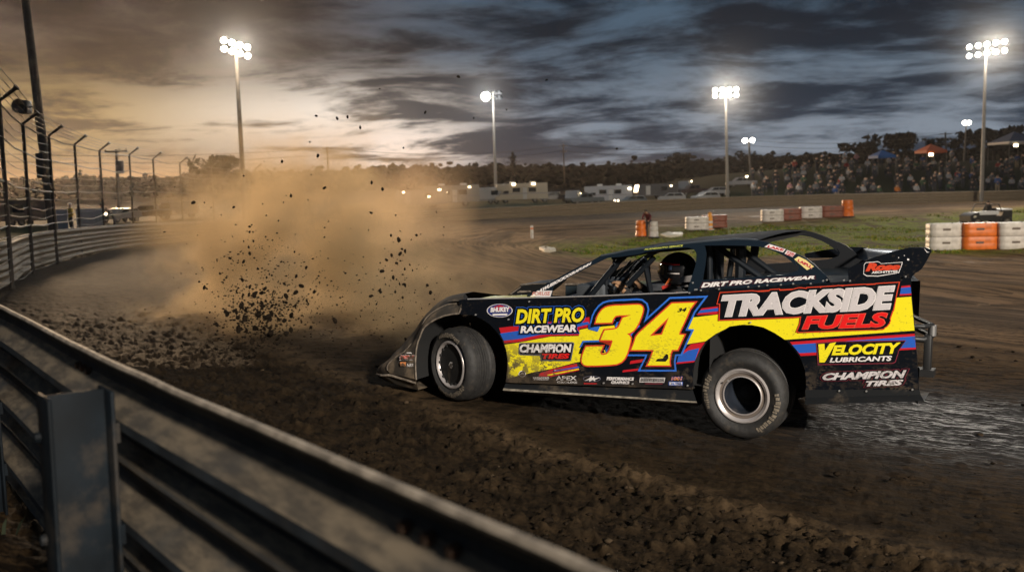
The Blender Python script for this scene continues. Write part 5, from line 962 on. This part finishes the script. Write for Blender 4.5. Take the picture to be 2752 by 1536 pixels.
# weeds outside the rail, bottom left
mb = MB()
for k in range(2600):
    s_ = random.uniform(0, 1); i = random.randint(52, 130); off = random.uniform(.15, 2.6); x = RN[i, 0]+NO[i, 0]*off+random.uniform(-.2, .2); y = RN[i, 1]+NO[i, 1]*off+random.uniform(-.2, .2)
    if math.hypot(x, y) < 1.0: continue
    z_ = RN[i, 2]-1.0; a = random.uniform(0, 6.28); w_, h_ = random.uniform(.004, .010), random.uniform(.05, .20); dx, dy = math.cos(a)*w_, math.sin(a)*w_; lx, ly = random.uniform(-.08, .08), random.uniform(-.08, .08)
    mb.add([(x-dx, y-dy, z_-.05), (x+dx, y+dy, z_-.05), (x+dx*.7+lx*.5, y+dy*.7+ly*.5, z_+h_*.6), (x+lx, y+ly, z_+h_)], [(0, 1, 2), (0, 2, 3)], random.randint(0, 1))
tag(mb.build('weeds', [mat('weed_dark', (.022, .03, .012), .9), mat('weed_dry', (.06, .05, .025), .9)], smooth=0, fixn=False), kind='stuff')
# ------------------------------------------------------------------ vehicles
GLASS = mat('dark_glass', (.012, .015, .018), .12, spec=.7); TYRE = mat('vehicle_tyre', (.015, .015, .015), .8); HEADL = mat('lit_headlamp', (1., .86, .62), .4, emit=9.)
def wheel_simple(mb_e, c, r, w, yawM=None):
    mb = MB(); mb.lathe([(r*.55, -w/2), (r*.9, -w/2), (r, -w*.3), (r, w*.3), (r*.9, w/2), (r*.55, w/2)], c, 'y', 18, 0); mb.lathe([(0, -w/2+.03), (r*.3, -w/2), (r*.56, -w/2+.01)], c, 'y', 18, 1); mb.lathe([(0, w/2-.03), (r*.3, w/2), (r*.56, w/2-.01)], c, 'y', 18, 1); return mb.build('wheel', [TYRE, GALV], mb_e)
def vehicle(kind, p, yaw, col, label, group='vehicles and trailers parked beyond the track', lamps=False, glow=()):
    nm, cat = dict(pickup=('pickup_truck', 'pickup truck'), suv=('parked_car', 'car'), van=('van', 'van'), rv=('motorhome', 'motorhome'), trailer=('enclosed_trailer', 'trailer'), haul=('race_hauler', 'truck'))[kind]
    e = empty(nm, tuple(p), yaw, label, cat, group); e.scale = (.62,)*3 if p[1] > 80 else (.62,)*3; col = tuple(c*.42 for c in col); m = mat('paint_'+'_'.join(str(int(c*100)) for c in col), col, .35, coat=.3, dust=.15)
    def ext(poly, w, name, mm, y0=None, inset=0):
        mb = MB(); mb.prism(poly, lambda x, z: (x, -w/2, z), lambda x, z: (x, w/2, z), 0)
        o = mb.build(name, mm, e, 30); bv = o.modifiers.new('bevel', 'BEVEL'); bv.width = .05; bv.segments = 2; bv.limit_method = 'ANGLE'; return o
    def panes(rects, w, name='window', mm=GLASS):
        for poly in rects:
            mb = MB()
            for s_ in (-1, 1): mb.prism(poly, lambda x, z, s_=s_: (x, s_*(w/2+.012), z), lambda x, z, s_=s_: (x, s_*(w/2-.02), z), 0)
            mb.build(name, mm, e)
    if kind == 'pickup':
        ext([(-2.7, .45), (-2.75, .75), (-2.6, 1.05), (-1.5, 1.12), (-.8, 1.75), (.75, 1.78), (.85, 1.15), (2.7, 1.12), (2.75, .5)], 1.85, 'body', m); panes([[(-1.3, 1.18), (-.75, 1.66), (-.1, 1.68), (-.1, 1.18)], [(0, 1.18), (0, 1.68), (.65, 1.68), (.72, 1.18)]], 1.85); ws = [(-1.75, .38, .26), (1.75, .38, .26)]
        mb = MB(); mb.box((1.8, 0, 1.11), (1.7, 1.6, .06)); mb.build('bed', DARK, e)
    elif kind == 'suv':
        ext([(-2.25, .4), (-2.3, .7), (-2.1, .92), (-1.2, 1.0), (-.5, 1.5), (1.5, 1.52), (2.15, 1.0), (2.25, .45)], 1.8, 'body', m); panes([[(-1.0, 1.04), (-.45, 1.42), (.3, 1.43), (.3, 1.04)], [(.38, 1.04), (.38, 1.43), (1.4, 1.42), (1.75, 1.04)]], 1.8); ws = [(-1.4, .34, .22), (1.4, .34, .22)]
    elif kind == 'van':
        ext([(-2.6, .45), (-2.65, .9), (-2.3, 1.15), (-1.6, 2.05), (2.5, 2.1), (2.55, .5)], 1.95, 'body', m); panes([[(-2.0, 1.25), (-1.55, 1.85), (-.7, 1.88), (-.7, 1.25)]], 1.95); ws = [(-1.7, .36, .24), (1.7, .36, .24)]
    elif kind == 'rv':
        ext([(-4.2, .5), (-4.3, 1.0), (-3.6, 1.3), (-3.2, 1.9), (-4.0, 2.1), (-4.0, 3.0), (4.0, 3.1), (4.1, .6)], 2.4, 'body', m); panes([[(-3.1, 1.4), (-2.9, 1.95), (-2.1, 1.95), (-2.1, 1.4)], [(-1.5, 1.7), (-1.5, 2.4), (-.3, 2.4), (-.3, 1.7)], [(1.0, 1.7), (1.0, 2.4), (2.2, 2.4), (2.2, 1.7)]], 2.4); panes([[(.1, .6), (.1, 2.4), (.75, 2.4), (.75, .6)]], 2.4, 'door', mat('rv_door', (.35, .34, .32), .5)); ws = [(-2.6, .42, .28), (2.0, .42, .28)]
        for x in (-1.4, 1.8): mb = MB(); mb.rbox((x, 0, 3.2), (.9, .8, .3), .06); mb.build('roof_unit', mat('roof_unit_white', (.5, .5, .48), .5), e)
        panes([[(-3.9, 1.45), (-3.9, 1.55), (4.05, 1.55), (4.05, 1.45)]], 2.41, 'trim_stripe', mat('rv_stripe', (.12, .10, .12), .5))
    else:
        ext([(-3.6, .5), (-3.9, 1.2), (-3.6, 2.55), (3.6, 2.6), (3.6, .5)], 2.4, 'body', m); panes([[(-2.4, .6), (-2.4, 2.3), (-1.6, 2.3), (-1.6, .6)]], 2.4, 'door', mat('trailer_door', (.30, .29, .27), .5)); panes([[(.4, 1.4), (.4, 2.1), (1.5, 2.1), (1.5, 1.4)]], 2.4); ws = [(.3, .36, .24), (1.2, .36, .24)]; panes([[(-3.5, .62), (-3.5, .74), (3.6, .74), (3.6, .62)]], 2.41, 'trim_stripe', mat('trailer_stripe', (.06, .06, .07), .5))
    for x, r_, w_ in ws:
        for s_ in (-1, 1): wheel_simple(e, (x, s_*(.78 if kind in ('pickup', 'suv', 'van') else 1.05), r_), r_, w_)
    if lamps:
        for s_ in (-.65, .65): mb = MB(); mb.lathe([(0, -2.78), (.1, -2.77), (.1, -2.6)], (0, s_, .85), 'x', 10); mb.build('headlight', HEADL, e)
    for gx2, gz2, sz_ in glow: mb = MB(); mb.rbox((gx2, -1.3 if kind != 'suv' else -1, gz2), (sz_, .14, sz_*.55), .02); mb.build('lamp', LAMPW, e)
    return e
def ground_at(px_, d): q = at(px_, 500, d); q[2] = T(q[0], q[1]); return q
def park(kind, px_, d, yaw, col, label, **k): return vehicle(kind, ground_at(px_*1.0683, d), yaw, col, label, **k)
park('trailer', 1060, 88, .12, (.42, .36, .30), 'pale trailer half veiled by the drifting dust, lamps along its roof', glow=((-2.6, 2.3, .35), (2.5, 2.55, .4), (1.0, 1.6, .35)))
park('rv', 1135, 90, .1, (.38, .33, .27), 'beige motorhome with lit windows at the right edge of the dust', glow=((-.9, 2.1, .5), (2.6, 2.75, .3)))
park('trailer', 1228, 97, .05, (.55, .55, .56), 'white trailer left of the floodlight pole')
park('rv', 1312, 97, .05, (.60, .50, .34), 'tan motorhome under two bright lamps beside the floodlight pole', glow=((-1.3, 2.95, .5), (1.8, 2.95, .5)))
park('rv', 1530, 104, -.12, (.60, .61, .64), 'white motorhome with roof units in the middle of the pit area', glow=((3.6, 2.5, .5),))
park('pickup', 1395, 101, .1, (.05, .06, .07), 'dark pickup truck right of the tan motorhome')
park('van', 1440, 99, 1.4, (.34, .33, .31), 'grey van seen from the end with a lit window', glow=((0, 1.5, .5),))
park('pickup', 1475, 98, .2, (.10, .14, .17), 'blue grey pickup truck in front of the white motorhome')
park('suv', 1590, 97, .3, (.20, .25, .28), 'pale blue car parked right of the white motorhome', lamps=True)
park('trailer', 1652, 108, .2, (.09, .09, .10), 'dark enclosed trailer behind the parked cars', glow=((2.2, 2.2, .3),))
park('suv', 1690, 99, -.1, (.45, .46, .48), 'silver car parked in front of the dark trailer')
park('pickup', 1745, 108, .2, (.06, .03, .03), 'dark red pickup truck left of the bright floodlight pole')
park('van', 1722, 114, 1.3, (.40, .41, .42), 'light grey van behind the pickup trucks', glow=((0, 2.0, .45),))
park('suv', 1800, 104, .1, (.40, .40, .41), 'light grey car left of the floodlight pole')
park('pickup', 1865, 112, .1, (.50, .50, .52), 'white pickup truck right of the floodlight pole', glow=((.6, 1.9, .4),))
park('suv', 1775, 97, .4, (.55, .55, .56), 'white car parked lowest beside the far rail')
# left paddock
park('trailer', 28, 62, .1, (.20, .18, .16), 'weathered grey trailer behind the catch fence posts', group='vehicles in the left paddock')
park('pickup', 372, 70, .1, (.05, .045, .04), 'dark pickup truck parked in the left paddock haze', group='vehicles in the left paddock', lamps=True)
park('suv', 300, 66, 1.2, (.12, .11, .10), 'dark car behind the standing men in the left paddock', group='vehicles in the left paddock', lamps=True)
park('van', 442, 76, .2, (.50, .46, .42), 'white van at the edge of the dust in the left paddock', group='vehicles in the left paddock')
def man(px_, d, yaw, pose, cloth, lab, cap=None, group=None): q = ground_at(px_*1.0683, d); return person(tuple(q), yaw, pose, (CM[cloth[0]], CM[cloth[1]], CM['shoes'], SKIN), lab, group, cap)
man(172, 50, 2.4, CRS, ('yellow_shirt', 'dark_jeans'), 'man in a yellow shirt standing behind the thick leaning pole', cap=CM['white_cloth']); man(253, 52, -.8, WAVE, ('grey_shirt', 'dark_jeans'), 'man in grey raising one arm behind the catch fence'); man(283, 53, -1.2, BEND, ('black_shirt', 'dark_jeans'), 'man in black bending forward beside the raised arm man')
for px_, d, lab, c in ((222, 47, 'white sign board standing between the men in the left paddock', (.62, .58, .54)), (150, 43, 'pale narrow sign board beside the thick leaning pole', (.40, .40, .42))):
    q = ground_at(px_*1.0683, d); e = empty('sign_board', tuple(q), .2, lab, 'sign board'); mb = MB(); mb.rbox((0, 0, .85), (1.25 if d > 45 else .5, .05, 1.5), .01); mb.build('panel', mat('board_'+str(d), c, .6, dust=.4, scale=2), e); mb = MB(); [(lambda q_: (q_.box((s_*.35 if d > 45 else s_*.15, .06, .5), (.05, .05, 1.)), q_.build('leg', CARB, e)))(MB()) for s_ in (-1, 1)]
# utility cart with rider by the near barriers
uq = ground_at(2650, 60); UY = .12; e = empty('utility_cart', tuple(uq), UY, 'dark four wheel utility cart with a white panel parked behind the near barriers', 'utility cart')
mb = MB(); mb.prism([(-1.3, .45), (-1.35, .8), (-1.0, .98), (-.3, 1.0), (.1, .75), (.7, .75), (.8, 1.05), (1.35, 1.05), (1.35, .5)], lambda x, z: (x, -.6, z), lambda x, z: (x, .6, z)); mb.build('body', mat('cart_black', (.02, .02, .022), .4), e)
mb = MB(); mb.rbox((-.15, -.62, .95), (1.25, .04, .24), .02); mb.rbox((.95, 0, 1.12), (.9, 1.1, .1), .03); mb.build('white_panel', mat('cart_white', (.6, .6, .62), .4), e)
mb = MB(); [mb.tube([(-.6, s_*.55, .95), (-.35, s_*.55, 1.45), (.5, s_*.55, 1.45), (.7, s_*.55, 1.0)], .03, 0, 6) for s_ in (-1, 1)]; mb.build('roof_frame', CARB, e)
for x in (-.95, .95):
    for s_ in (-1, 1): wheel_simple(e, (x, s_*.62, .36), .36, .28)
mb = MB(); mb.rbox((.35, 0, .95), (.15, 1.0, .55), .04); mb.rbox((.1, 0, .78), (.5, 1.0, .12), .04); mb.build('seat', mat('seat_black', (.012, .012, .013), .7), e)
mb = MB(); mb.lathe([(0, -.63), (.09, -.625), (.09, -.6)], (-1.05, 0, .72), 'y', 10); mb.build('headlight', mat('cart_lamp', (.7, .65, .5), .3), e)
co_, si_ = math.cos(UY), math.sin(UY); person((uq[0]+.1*co_, uq[1]+.1*si_, uq[2]+.42), UY-math.pi/2+.2, SIT, (CM['black_shirt'], CM['dark_jeans'], CM['shoes'], SKIN), 'rider dressed in black sitting in the utility cart', cap=CM['black_shirt'])
# ------------------------------------------------------------------ crowd on the bank
shirts = ['white_shirt', 'black_shirt', 'grey_shirt', 'blue_shirt', 'red_shirt', 'pink_shirt', 'orange_shirt', 'green_shirt']
protos = {}
for s_ in shirts:
    for nm_, ps in (('sitting', SIT), ('standing', CRS)): protos[(s_, nm_)] = person_mesh(ps, (CM[s_], CM['dark_jeans'] if s_ != 'blue_shirt' else CM['tan_shorts'], CM['shoes'], SKIN), False, 0)
CHM = mat('chair_fabric', (.03, .04, .06), .8)
mb = MB(); mb.box((0, .02, .40), (.52, .46, .03)); mb.box((0, .27, .66), (.52, .03, .5)); [mb.tube([(sx*.25, -.2, 0), (sx*.25, .25, .45)], .012, 0, 5) for sx in (-1, 1)]; [mb.tube([(sx*.25, .25, 0), (sx*.25, -.2, .45)], .012, 0, 5) for sx in (-1, 1)]
chair0 = mb.build('folding_chair', CHM); chair0['label'] = 'dark folding chair under a spectator on the grass bank'; chair0['category'] = 'chair'; chair0['group'] = 'folding chairs on the bank'; cused = False
hairp = MB(); hairp.lathe([(.105*math.sin(a)*1.04, .105*math.cos(a)*1.12) for a in np.linspace(.02, 1.45, 6)], (0, 0, .03), 'z', 10); hairm = hairp.build('hair', [HAIRM]); hme = hairm.data; bpy.data.objects.remove(hairm)
n_c = 0; used_p = []
for k in range(1200):
    px_ = random.uniform(1885, 2620); d = random.uniform(94, 124)
    lo = np.interp(px_, [1885, 2050, 2300, 2576], [95, 94, 92, 90])
    if random.random() > np.interp(px_, [1885, 1930, 2080, 2576], [.6, .9, 1, 1]): continue
    q = ground_at(px_*1.0683, d)
    if raild(q[0:1], q[1:2])[0][0] > -7 or any((q[0]-u[0])**2+(q[1]-u[1])**2 < .8 for u in used_p): continue
    used_p.append(q); s_ = random.choices(shirts, [18, 34, 24, 8, 4, 3, 1, 8])[0]; ps = 'standing' if random.random() < .35 else 'sitting'
    o = bpy.data.objects.new('person', protos[(s_, ps)]); COL.objects.link(o); o.location = q; yw = yawto(q)+random.uniform(-.5, .5)+.3; o.rotation_euler = (0, 0, yw); sc_ = random.uniform(.94, 1.06); o.scale = (sc_,)*3
    tag(o, ('spectator in a %s %s on the grass bank' % (s_.replace('_', ' '), 'sitting in a folding chair' if ps == 'sitting' else 'standing with folded arms')), 'person', 'spectators on the bank')
    h = bpy.data.objects.new('hair', hme); COL.objects.link(h); h.parent = o; h.location = (0, .076, 1.10) if ps == 'sitting' else (0, -.004, 1.60)
    if ps == 'sitting':
        c = chair0 if not cused else chair0.copy()
        if cused: COL.objects.link(c)
        cused = True; c.location = q; c.rotation_euler = (0, 0, yw)
    n_c += 1
    if n_c >= 165: break
def canopy(px_, d, w, h, m, label, top2=None, lampn=0):
    q = ground_at(px_*1.0683, d); e = empty('canopy_tent', tuple(q), .15, label, 'canopy tent', 'canopy tents on the bank'); mb = MB()
    a = [(-w/2, -w/2, h), (w/2, -w/2, h), (w/2, w/2, h), (-w/2, w/2, h)]; mb.add(a+[(0, 0, h+w*.3)], [(0, 1, 4), (1, 2, 4), (2, 3, 4), (3, 0, 4)]); b = [(x*1.0, y*1.0, z_-.28) for x, y, z_ in a]; mb.add(a+b, [(i, (i+1) % 4, 4+(i+1) % 4, 4+i) for i in range(4)], 1 if top2 else 0); mb.build('canopy', [m]+([top2] if top2 else []), e, 20)
    for x, y, _ in a: mb = MB(); mb.tube([(x*.97, y*.97, -.6), (x*.97, y*.97, h)], .03, 0, 6); mb.build('leg', GALV, e)
    for k in range(lampn): mb = MB(); mb.rbox((-w*.3+.6*k*w, -w/2-.05, h-.5), (.5, .12, .28), .02); mb.build('lamp', LAMPW, e)
    return e
canopy(2340, 118, 2.6, 2.2, mat('orange_canvas', (.62, .13, .04), .7), 'orange canopy tent among the spectators', lampn=1)
canopy(2218, 114, 2.2, 2.0, mat('blue_canvas', (.02, .10, .30), .7), 'blue canopy tent left of the orange one')
canopy(2548, 122, 4.2, 2.8, mat('navy_canvas', (.03, .05, .10), .7), 'large tent with blue roof and white sides at the right edge', top2=mat('white_canvas', (.6, .56, .52), .7), lampn=2)
# ------------------------------------------------------------------ flying dirt
def fly(n, cx, cy, sx, sy, d0, d1, smin, smax, pw=3):
    out = []
    for _ in range(n):
        x, y = random.gauss(cx, sx), random.gauss(cy, sy); out.append((at(x*1.0683, y*1.0683, random.uniform(d0, d1)), smin+(smax-smin)*random.random()**pw))
    return out
cl = [(q, 'dark dirt clod in the dense burst thrown up inside the dust cloud') for q in fly(110, 700, 790, 66, 50, 9.5, 12, .006, .034, 3)]
cl += [(q, 'dark dirt clod in the dense burst thrown up inside the dust cloud') for q in fly(60, 650, 795, 42, 40, 10, 11.5, .006, .026, 2)]
cl += [(q, 'small dirt clod drifting in the open part of the dust cloud') for q in fly(60, 660, 640, 120, 95, 10, 14, .006, .022, 2)]
cl += [(q, 'dirt clod flying just ahead of the race car nose') for q in fly(60, 990, 730, 66, 92, 8.5, 11, .005, .019, 2)]
cl += [(q, 'tiny dirt clod high against the evening sky') for q in fly(18, 880, 330, 190, 100, 9, 14, .010, .022, 1.5)]
for x, y, s_ in ((1003, 603, .042), (1083, 735, .040), (640, 742, .050), (628, 722, .03), (1019, 717, .03), (985, 642, .03), (1075, 717, .03), (615, 800, .055), (606, 770, .05), (1375, 201, .022), (1552, 374, .026), (1015, 372, .02)): cl.append(((at(x*1.0683, y*1.0683, 9.6), s_*.52), 'largest ragged dirt clods among the flying debris' if y > 400 else 'dirt clod flying alone across the blue part of the sky'))
vv, ff = icos(2); cm = []
for k in range(9):
    ph = rng.random(3)*9; V = np.array([v*(.62+.85*(mnoise.noise(Vector(v*1.7+ph))*.5+.45)) for v in vv]); V *= np.array([1.3, .8, .75]); me = bpy.data.meshes.new('dirt_clod'); me.from_pydata(V.tolist(), [], ff.tolist()); me.materials.append(CL1); cm.append(me)
for (p, s_), lab in cl:
    if p[2] < T(p[0], p[1])+.03: p[2] = T(p[0], p[1])+.05+random.random()*.2
    o = bpy.data.objects.new('dirt_clod', random.choice(cm)); COL.objects.link(o); o.location = p; o.scale = (s_,)*3; o.rotation_euler = (random.random()*6, random.random()*6, random.random()*6); tag(o, lab, 'dirt clod', 'dirt clods flying in the air')
sp = fly(900, 690, 760, 110, 85, 9.5, 14, .003, .012, 1.8)+fly(500, 650, 800, 45, 40, 10, 12, .004, .015, 1.5)+fly(160, 1000, 760, 70, 80, 8.5, 11, .003, .009, 1.5)
tag(blobs('flying_grit', np.array([q[0] for q in sp]), np.array([q[1] for q in sp]), CL1, .8, .4, 1), kind='stuff')
# ------------------------------------------------------------------ dust clouds and added lamp halos (real volumes)
def dust(name, lobes, dens, ns, col, lo=.42, hi=.62, step=1.):
    L_ = [(np.array(c), np.array(r)) for c, r, _ in lobes]; mn = np.min([c-r for c, r in L_], 0); mx = np.max([c+r for c, r in L_], 0); mn[2] = max(mn[2], -1.2)
    mb = MB(); mb.box((mn+mx)/2, mx-mn); m = bpy.data.materials.new(name); m.use_nodes = True; t = NT(m.node_tree); m.node_tree.nodes.remove(m.node_tree.nodes['Principled BSDF']); out = m.node_tree.nodes['Material Output']
    P = t.n('ShaderNodeTexCoord').outputs['Object']; wn = t.n('ShaderNodeTexNoise'); wn.inputs['Scale'].default_value = ns*.6; wn.inputs['Detail'].default_value = 2; t.l(P, wn.inputs['Vector'])
    wv = t.n('ShaderNodeVectorMath', operation='MULTIPLY_ADD'); t.l(wn.outputs['Color'], wv.inputs[0]); wv.inputs[1].default_value = (1.6, 1.6, 1.6); t.l(P, wv.inputs[2]); W = wv.outputs[0]
    tot = None
    for c, r, k in lobes:
        mp = t.n('ShaderNodeVectorMath', operation='SUBTRACT'); t.l(W, mp.inputs[0]); mp.inputs[1].default_value = tuple(np.array(c)+.8); dv = t.n('ShaderNodeVectorMath', operation='DIVIDE'); t.l(mp.outputs[0], dv.inputs[0]); dv.inputs[1].default_value = tuple(r); ln = t.n('ShaderNodeVectorMath', operation='LENGTH'); t.l(dv.outputs[0], ln.inputs[0])
        f = t.math('MULTIPLY', t.ramp(ln.outputs['Value'], .95, .15), k); tot = f if tot is None else t.math('ADD', tot, f)
    nz = t.noise(t.mapping(P, (1, 1, 1.3)), ns, 5, .6); f = t.math('MULTIPLY', tot, t.ramp(nz, lo, hi, .04, 1.)); f = t.math('MULTIPLY', f, dens)
    v = t.n('ShaderNodeVolumePrincipled'); v.inputs['Color'].default_value = col; v.inputs['Anisotropy'].default_value = .35; t.l(f, v.inputs['Density']); t.l(v.outputs[0], out.inputs['Volume'])
    m.cycles.volume_step_rate = step; o = mb.build(name, m, smooth=0); return tag(o, kind='stuff')
dust('dust_cloud', [((-3.8, 16.5, .95), (2.7, 4., 2.75), 1.15), ((-3.0, 15.0, .5), (2.3, 3.2, 1.6), .9), ((-1.4, 14.5, .5), (2.5, 3.2, 1.6), .40), ((-4.6, 16.5, .1), (2.0, 3.0, 1.1), .5), ((-3.4, 18.5, 1.9), (2.8, 3., 1.9), .45), ((-.6, 12.8, .0), (1.8, 2.4, .8), .5)], 1.25, .95, (.84, .66, .41, 1), .465, .60, step=1.)
dust('drifting_dust', [((-6.5, 36, .6), (6., 8, 3.2), 1.), ((-4.2, 43, 1.5), (3.6, 6, 3.2), .9), ((-2.5, 24, -.2), (4, 7, 1.0), .7)], .19, .3, (.86, .64, .42, 1), step=1.5)
for i, c in enumerate(HALO_MIST): dust('halo_mist', [(np.array(c), np.array([7., 7., 7.]), 1.)], .0045, .3, (.95, .93, .9, 1), .1, .3, step=2.)  # thin mist added round the lit lamps so they show a halo
# ------------------------------------------------------------------ haze
HZ = MB(); HZ.box((0, 50, 8.6), (1400, 1400, 22.5)); hm_ = bpy.data.materials.new('haze'); hm_.use_nodes = True; t = NT(hm_.node_tree); hm_.node_tree.nodes.remove(hm_.node_tree.nodes['Principled BSDF']); v = t.n('ShaderNodeVolumePrincipled'); v.inputs['Density'].default_value = .00015; v.inputs['Color'].default_value = (.95, .87, .80, 1); v.inputs['Anisotropy'].default_value = .75; t.l(v.outputs[0], hm_.node_tree.nodes['Material Output'].inputs['Volume'])
if 1: tag(HZ.build('haze', hm_, smooth=0), kind='stuff')
# ------------------------------------------------------------------ sky, sun, lamps, camera
SUN_AZ, SUN_EL = math.radians(-23), math.radians(6.5)
w = bpy.data.worlds.new('World'); S.world = w; w.use_nodes = True; t = NT(w.node_tree); bg = w.node_tree.nodes['Background']
G = t.n('ShaderNodeTexCoord').outputs['Generated']; sp_ = t.n('ShaderNodeSeparateXYZ'); t.l(G, sp_.inputs[0]); x, y, z = sp_.outputs
az = t.math('ARCTAN2', x, y); zc = t.math('MAXIMUM', z, 0.)
# cloud deck seen in perspective
dz = t.math('ADD', zc, .13); cx_, cy_ = t.math('DIVIDE', x, dz), t.math('DIVIDE', y, dz); cv = t.n('ShaderNodeCombineXYZ'); t.l(cx_, cv.inputs[0]); t.l(cy_, cv.inputs[1]); CP = cv.outputs[0]
n1 = t.noise(t.mapping(CP, (.95, 1.05, 1), (0, 0, .25), (3.1, 1.7, 0)), 1.0, 9, .62, .5); n2 = t.noise(t.mapping(CP, (1.5, 1.9, 1), (0, 0, .2), (7.7, 2.2, 0)), 1.6, 7, .6, .5)
cl_ = t.math('ADD', t.math('MULTIPLY', n1, .68), t.math('MULTIPLY', n2, .32)); lightness = t.ramp(cl_, .44, .60)
right = t.ramp(az, -.30, .02)
topc = t.mix(right, L((36, 32, 32)), L((11, 25, 39))); topl = t.mix(right, L((82, 73, 68)), L((70, 91, 110)))
midc = t.mix(right, L((56, 47, 42)), L((30, 47, 65))); midl = t.mix(right, L((106, 92, 78)), L((128, 139, 152)))
k = t.ramp(z, .03, .17); base = t.mix(lightness, t.mix(k, midc, topc), t.mix(k, midl, topl))
# bright break in the cloud above the horizon
def gau(v, c, s_): d = t.math('DIVIDE', t.math('SUBTRACT', v, c), s_); return t.math('POWER', 2.71828, t.math('MULTIPLY', t.math('MULTIPLY', d, d), -1.))
br = t.math('MULTIPLY', t.math('MULTIPLY', gau(z, .076, .036), t.ramp(az, .02, -.17)), t.ramp(az, -1.0, -.6)); br = t.math('MULTIPLY', br, t.ramp(cl_, .41, .52, .12, 1.)); br2 = t.math('MULTIPLY', t.math('MULTIPLY', gau(z, .045, .028), gau(az, -.12, .085)), t.ramp(cl_, .42, .53))
low = t.math('MULTIPLY', t.math('MULTIPLY', gau(z, .01, .02), t.ramp(az, -.1, -.4)), t.ramp(az, -1.0, -.6))
brc = t.mix(t.ramp(az, -.42, -.16), L((164, 138, 92)), L((244, 232, 218)))
c = t.mix(t.math('MULTIPLY', br, .95, clamp=True), base, brc); c = t.mix(t.math('MULTIPLY', br2, 1., clamp=True), c, L((255, 236, 222))); c = t.mix(t.math('MULTIPLY', low, .6), c, L((196, 138, 72)))
# the sky overhead and behind the camera is open dusk sky
ns_ = t.n('ShaderNodeTexSky', sky_type='NISHITA', sun_disc=False, sun_elevation=SUN_EL, sun_rotation=SUN_AZ)
up = t.math('MAXIMUM', t.ramp(z, .30, .75), 0.); sm = t.n('ShaderNodeVectorMath', operation='SCALE'); t.l(ns_.outputs[0], sm.inputs[0]); sm.inputs['Scale'].default_value = .05
upc = t.n('ShaderNodeVectorMath', operation='ADD'); t.l(sm.outputs[0], upc.inputs[0]); upc.inputs[1].default_value = (.065, .08, .10)
c = t.mix(up, c, upc.outputs[0]); bk = t.math('MULTIPLY', t.ramp(y, .62, .25), t.ramp(z, .70, .35)); c = t.mix(bk, c, (.022, .032, .05, 1)); t.l(c, bg.inputs['Color']); bg.inputs['Strength'].default_value = 1.
w.cycles.sampling_method = 'MANUAL'; w.cycles.sample_map_resolution = 512
def sunvec(a, e): return Vector((math.sin(a)*math.cos(e), math.cos(a)*math.cos(e), math.sin(e)))
sl = bpy.data.lights.new('sun', 'SUN'); sl.energy = 2.8; sl.angle = math.radians(4); sl.color = (1, .68, .40); so_ = bpy.data.objects.new('sun', sl); COL.objects.link(so_); so_.rotation_euler = (-sunvec(SUN_AZ, SUN_EL)).to_track_quat('-Z', 'Y').to_euler()
# unseen floodlights added behind the camera to light the car and the far track
def spot(p, tgt, e, ang, blend, size, col):
    l_ = bpy.data.lights.new('floodlight', 'SPOT'); l_.energy = e; l_.spot_size = math.radians(ang); l_.spot_blend = blend; l_.shadow_soft_size = size; l_.color = col; o = bpy.data.objects.new('floodlight', l_); COL.objects.link(o); o.location = p; o.rotation_euler = (Vector(tgt)-Vector(p)).to_track_quat('-Z', 'Y').to_euler()
spot((34, -18, 17), (14, 74, -.6), 130000, 46, .7, 1.5, (1., .86, .68))
spot((14, -24, 13.5), (2.2, 8.0, .3), 98000, 24, .9, 1.2, (1., .91, .80))
cam = bpy.data.cameras.new('camera'); co = bpy.data.objects.new('camera', cam); COL.objects.link(co); cam.sensor_width = 36; cam.lens = 36*F/2752; cam.clip_end = 5000; cam.clip_start = .05
co.matrix_world = Matrix.Translation(Vector(CAM)) @ Matrix((RC, UC, -FW)).transposed().to_4x4()
cam.dof.use_dof = True; cam.dof.focus_distance = 8.2; cam.dof.aperture_fstop = 2.4
S.camera = co
S.view_settings.view_transform = 'Standard'; S.view_settings.look = 'None'; S.view_settings.exposure = 0; S.view_settings.gamma = 1
S.render.engine = 'CYCLES'; S.cycles.use_denoising = True; S.cycles.max_bounces = 6; S.cycles.diffuse_bounces = 3; S.cycles.glossy_bounces = 3; S.cycles.volume_bounces = 2; S.cycles.transparent_max_bounces = 6
S.cycles.volume_max_steps = 256; S.cycles.use_adaptive_sampling = True; S.cycles.adaptive_threshold = .02; S.cycles.caustics_reflective = False; S.cycles.caustics_refractive = False; S.cycles.sample_clamp_indirect = 4.
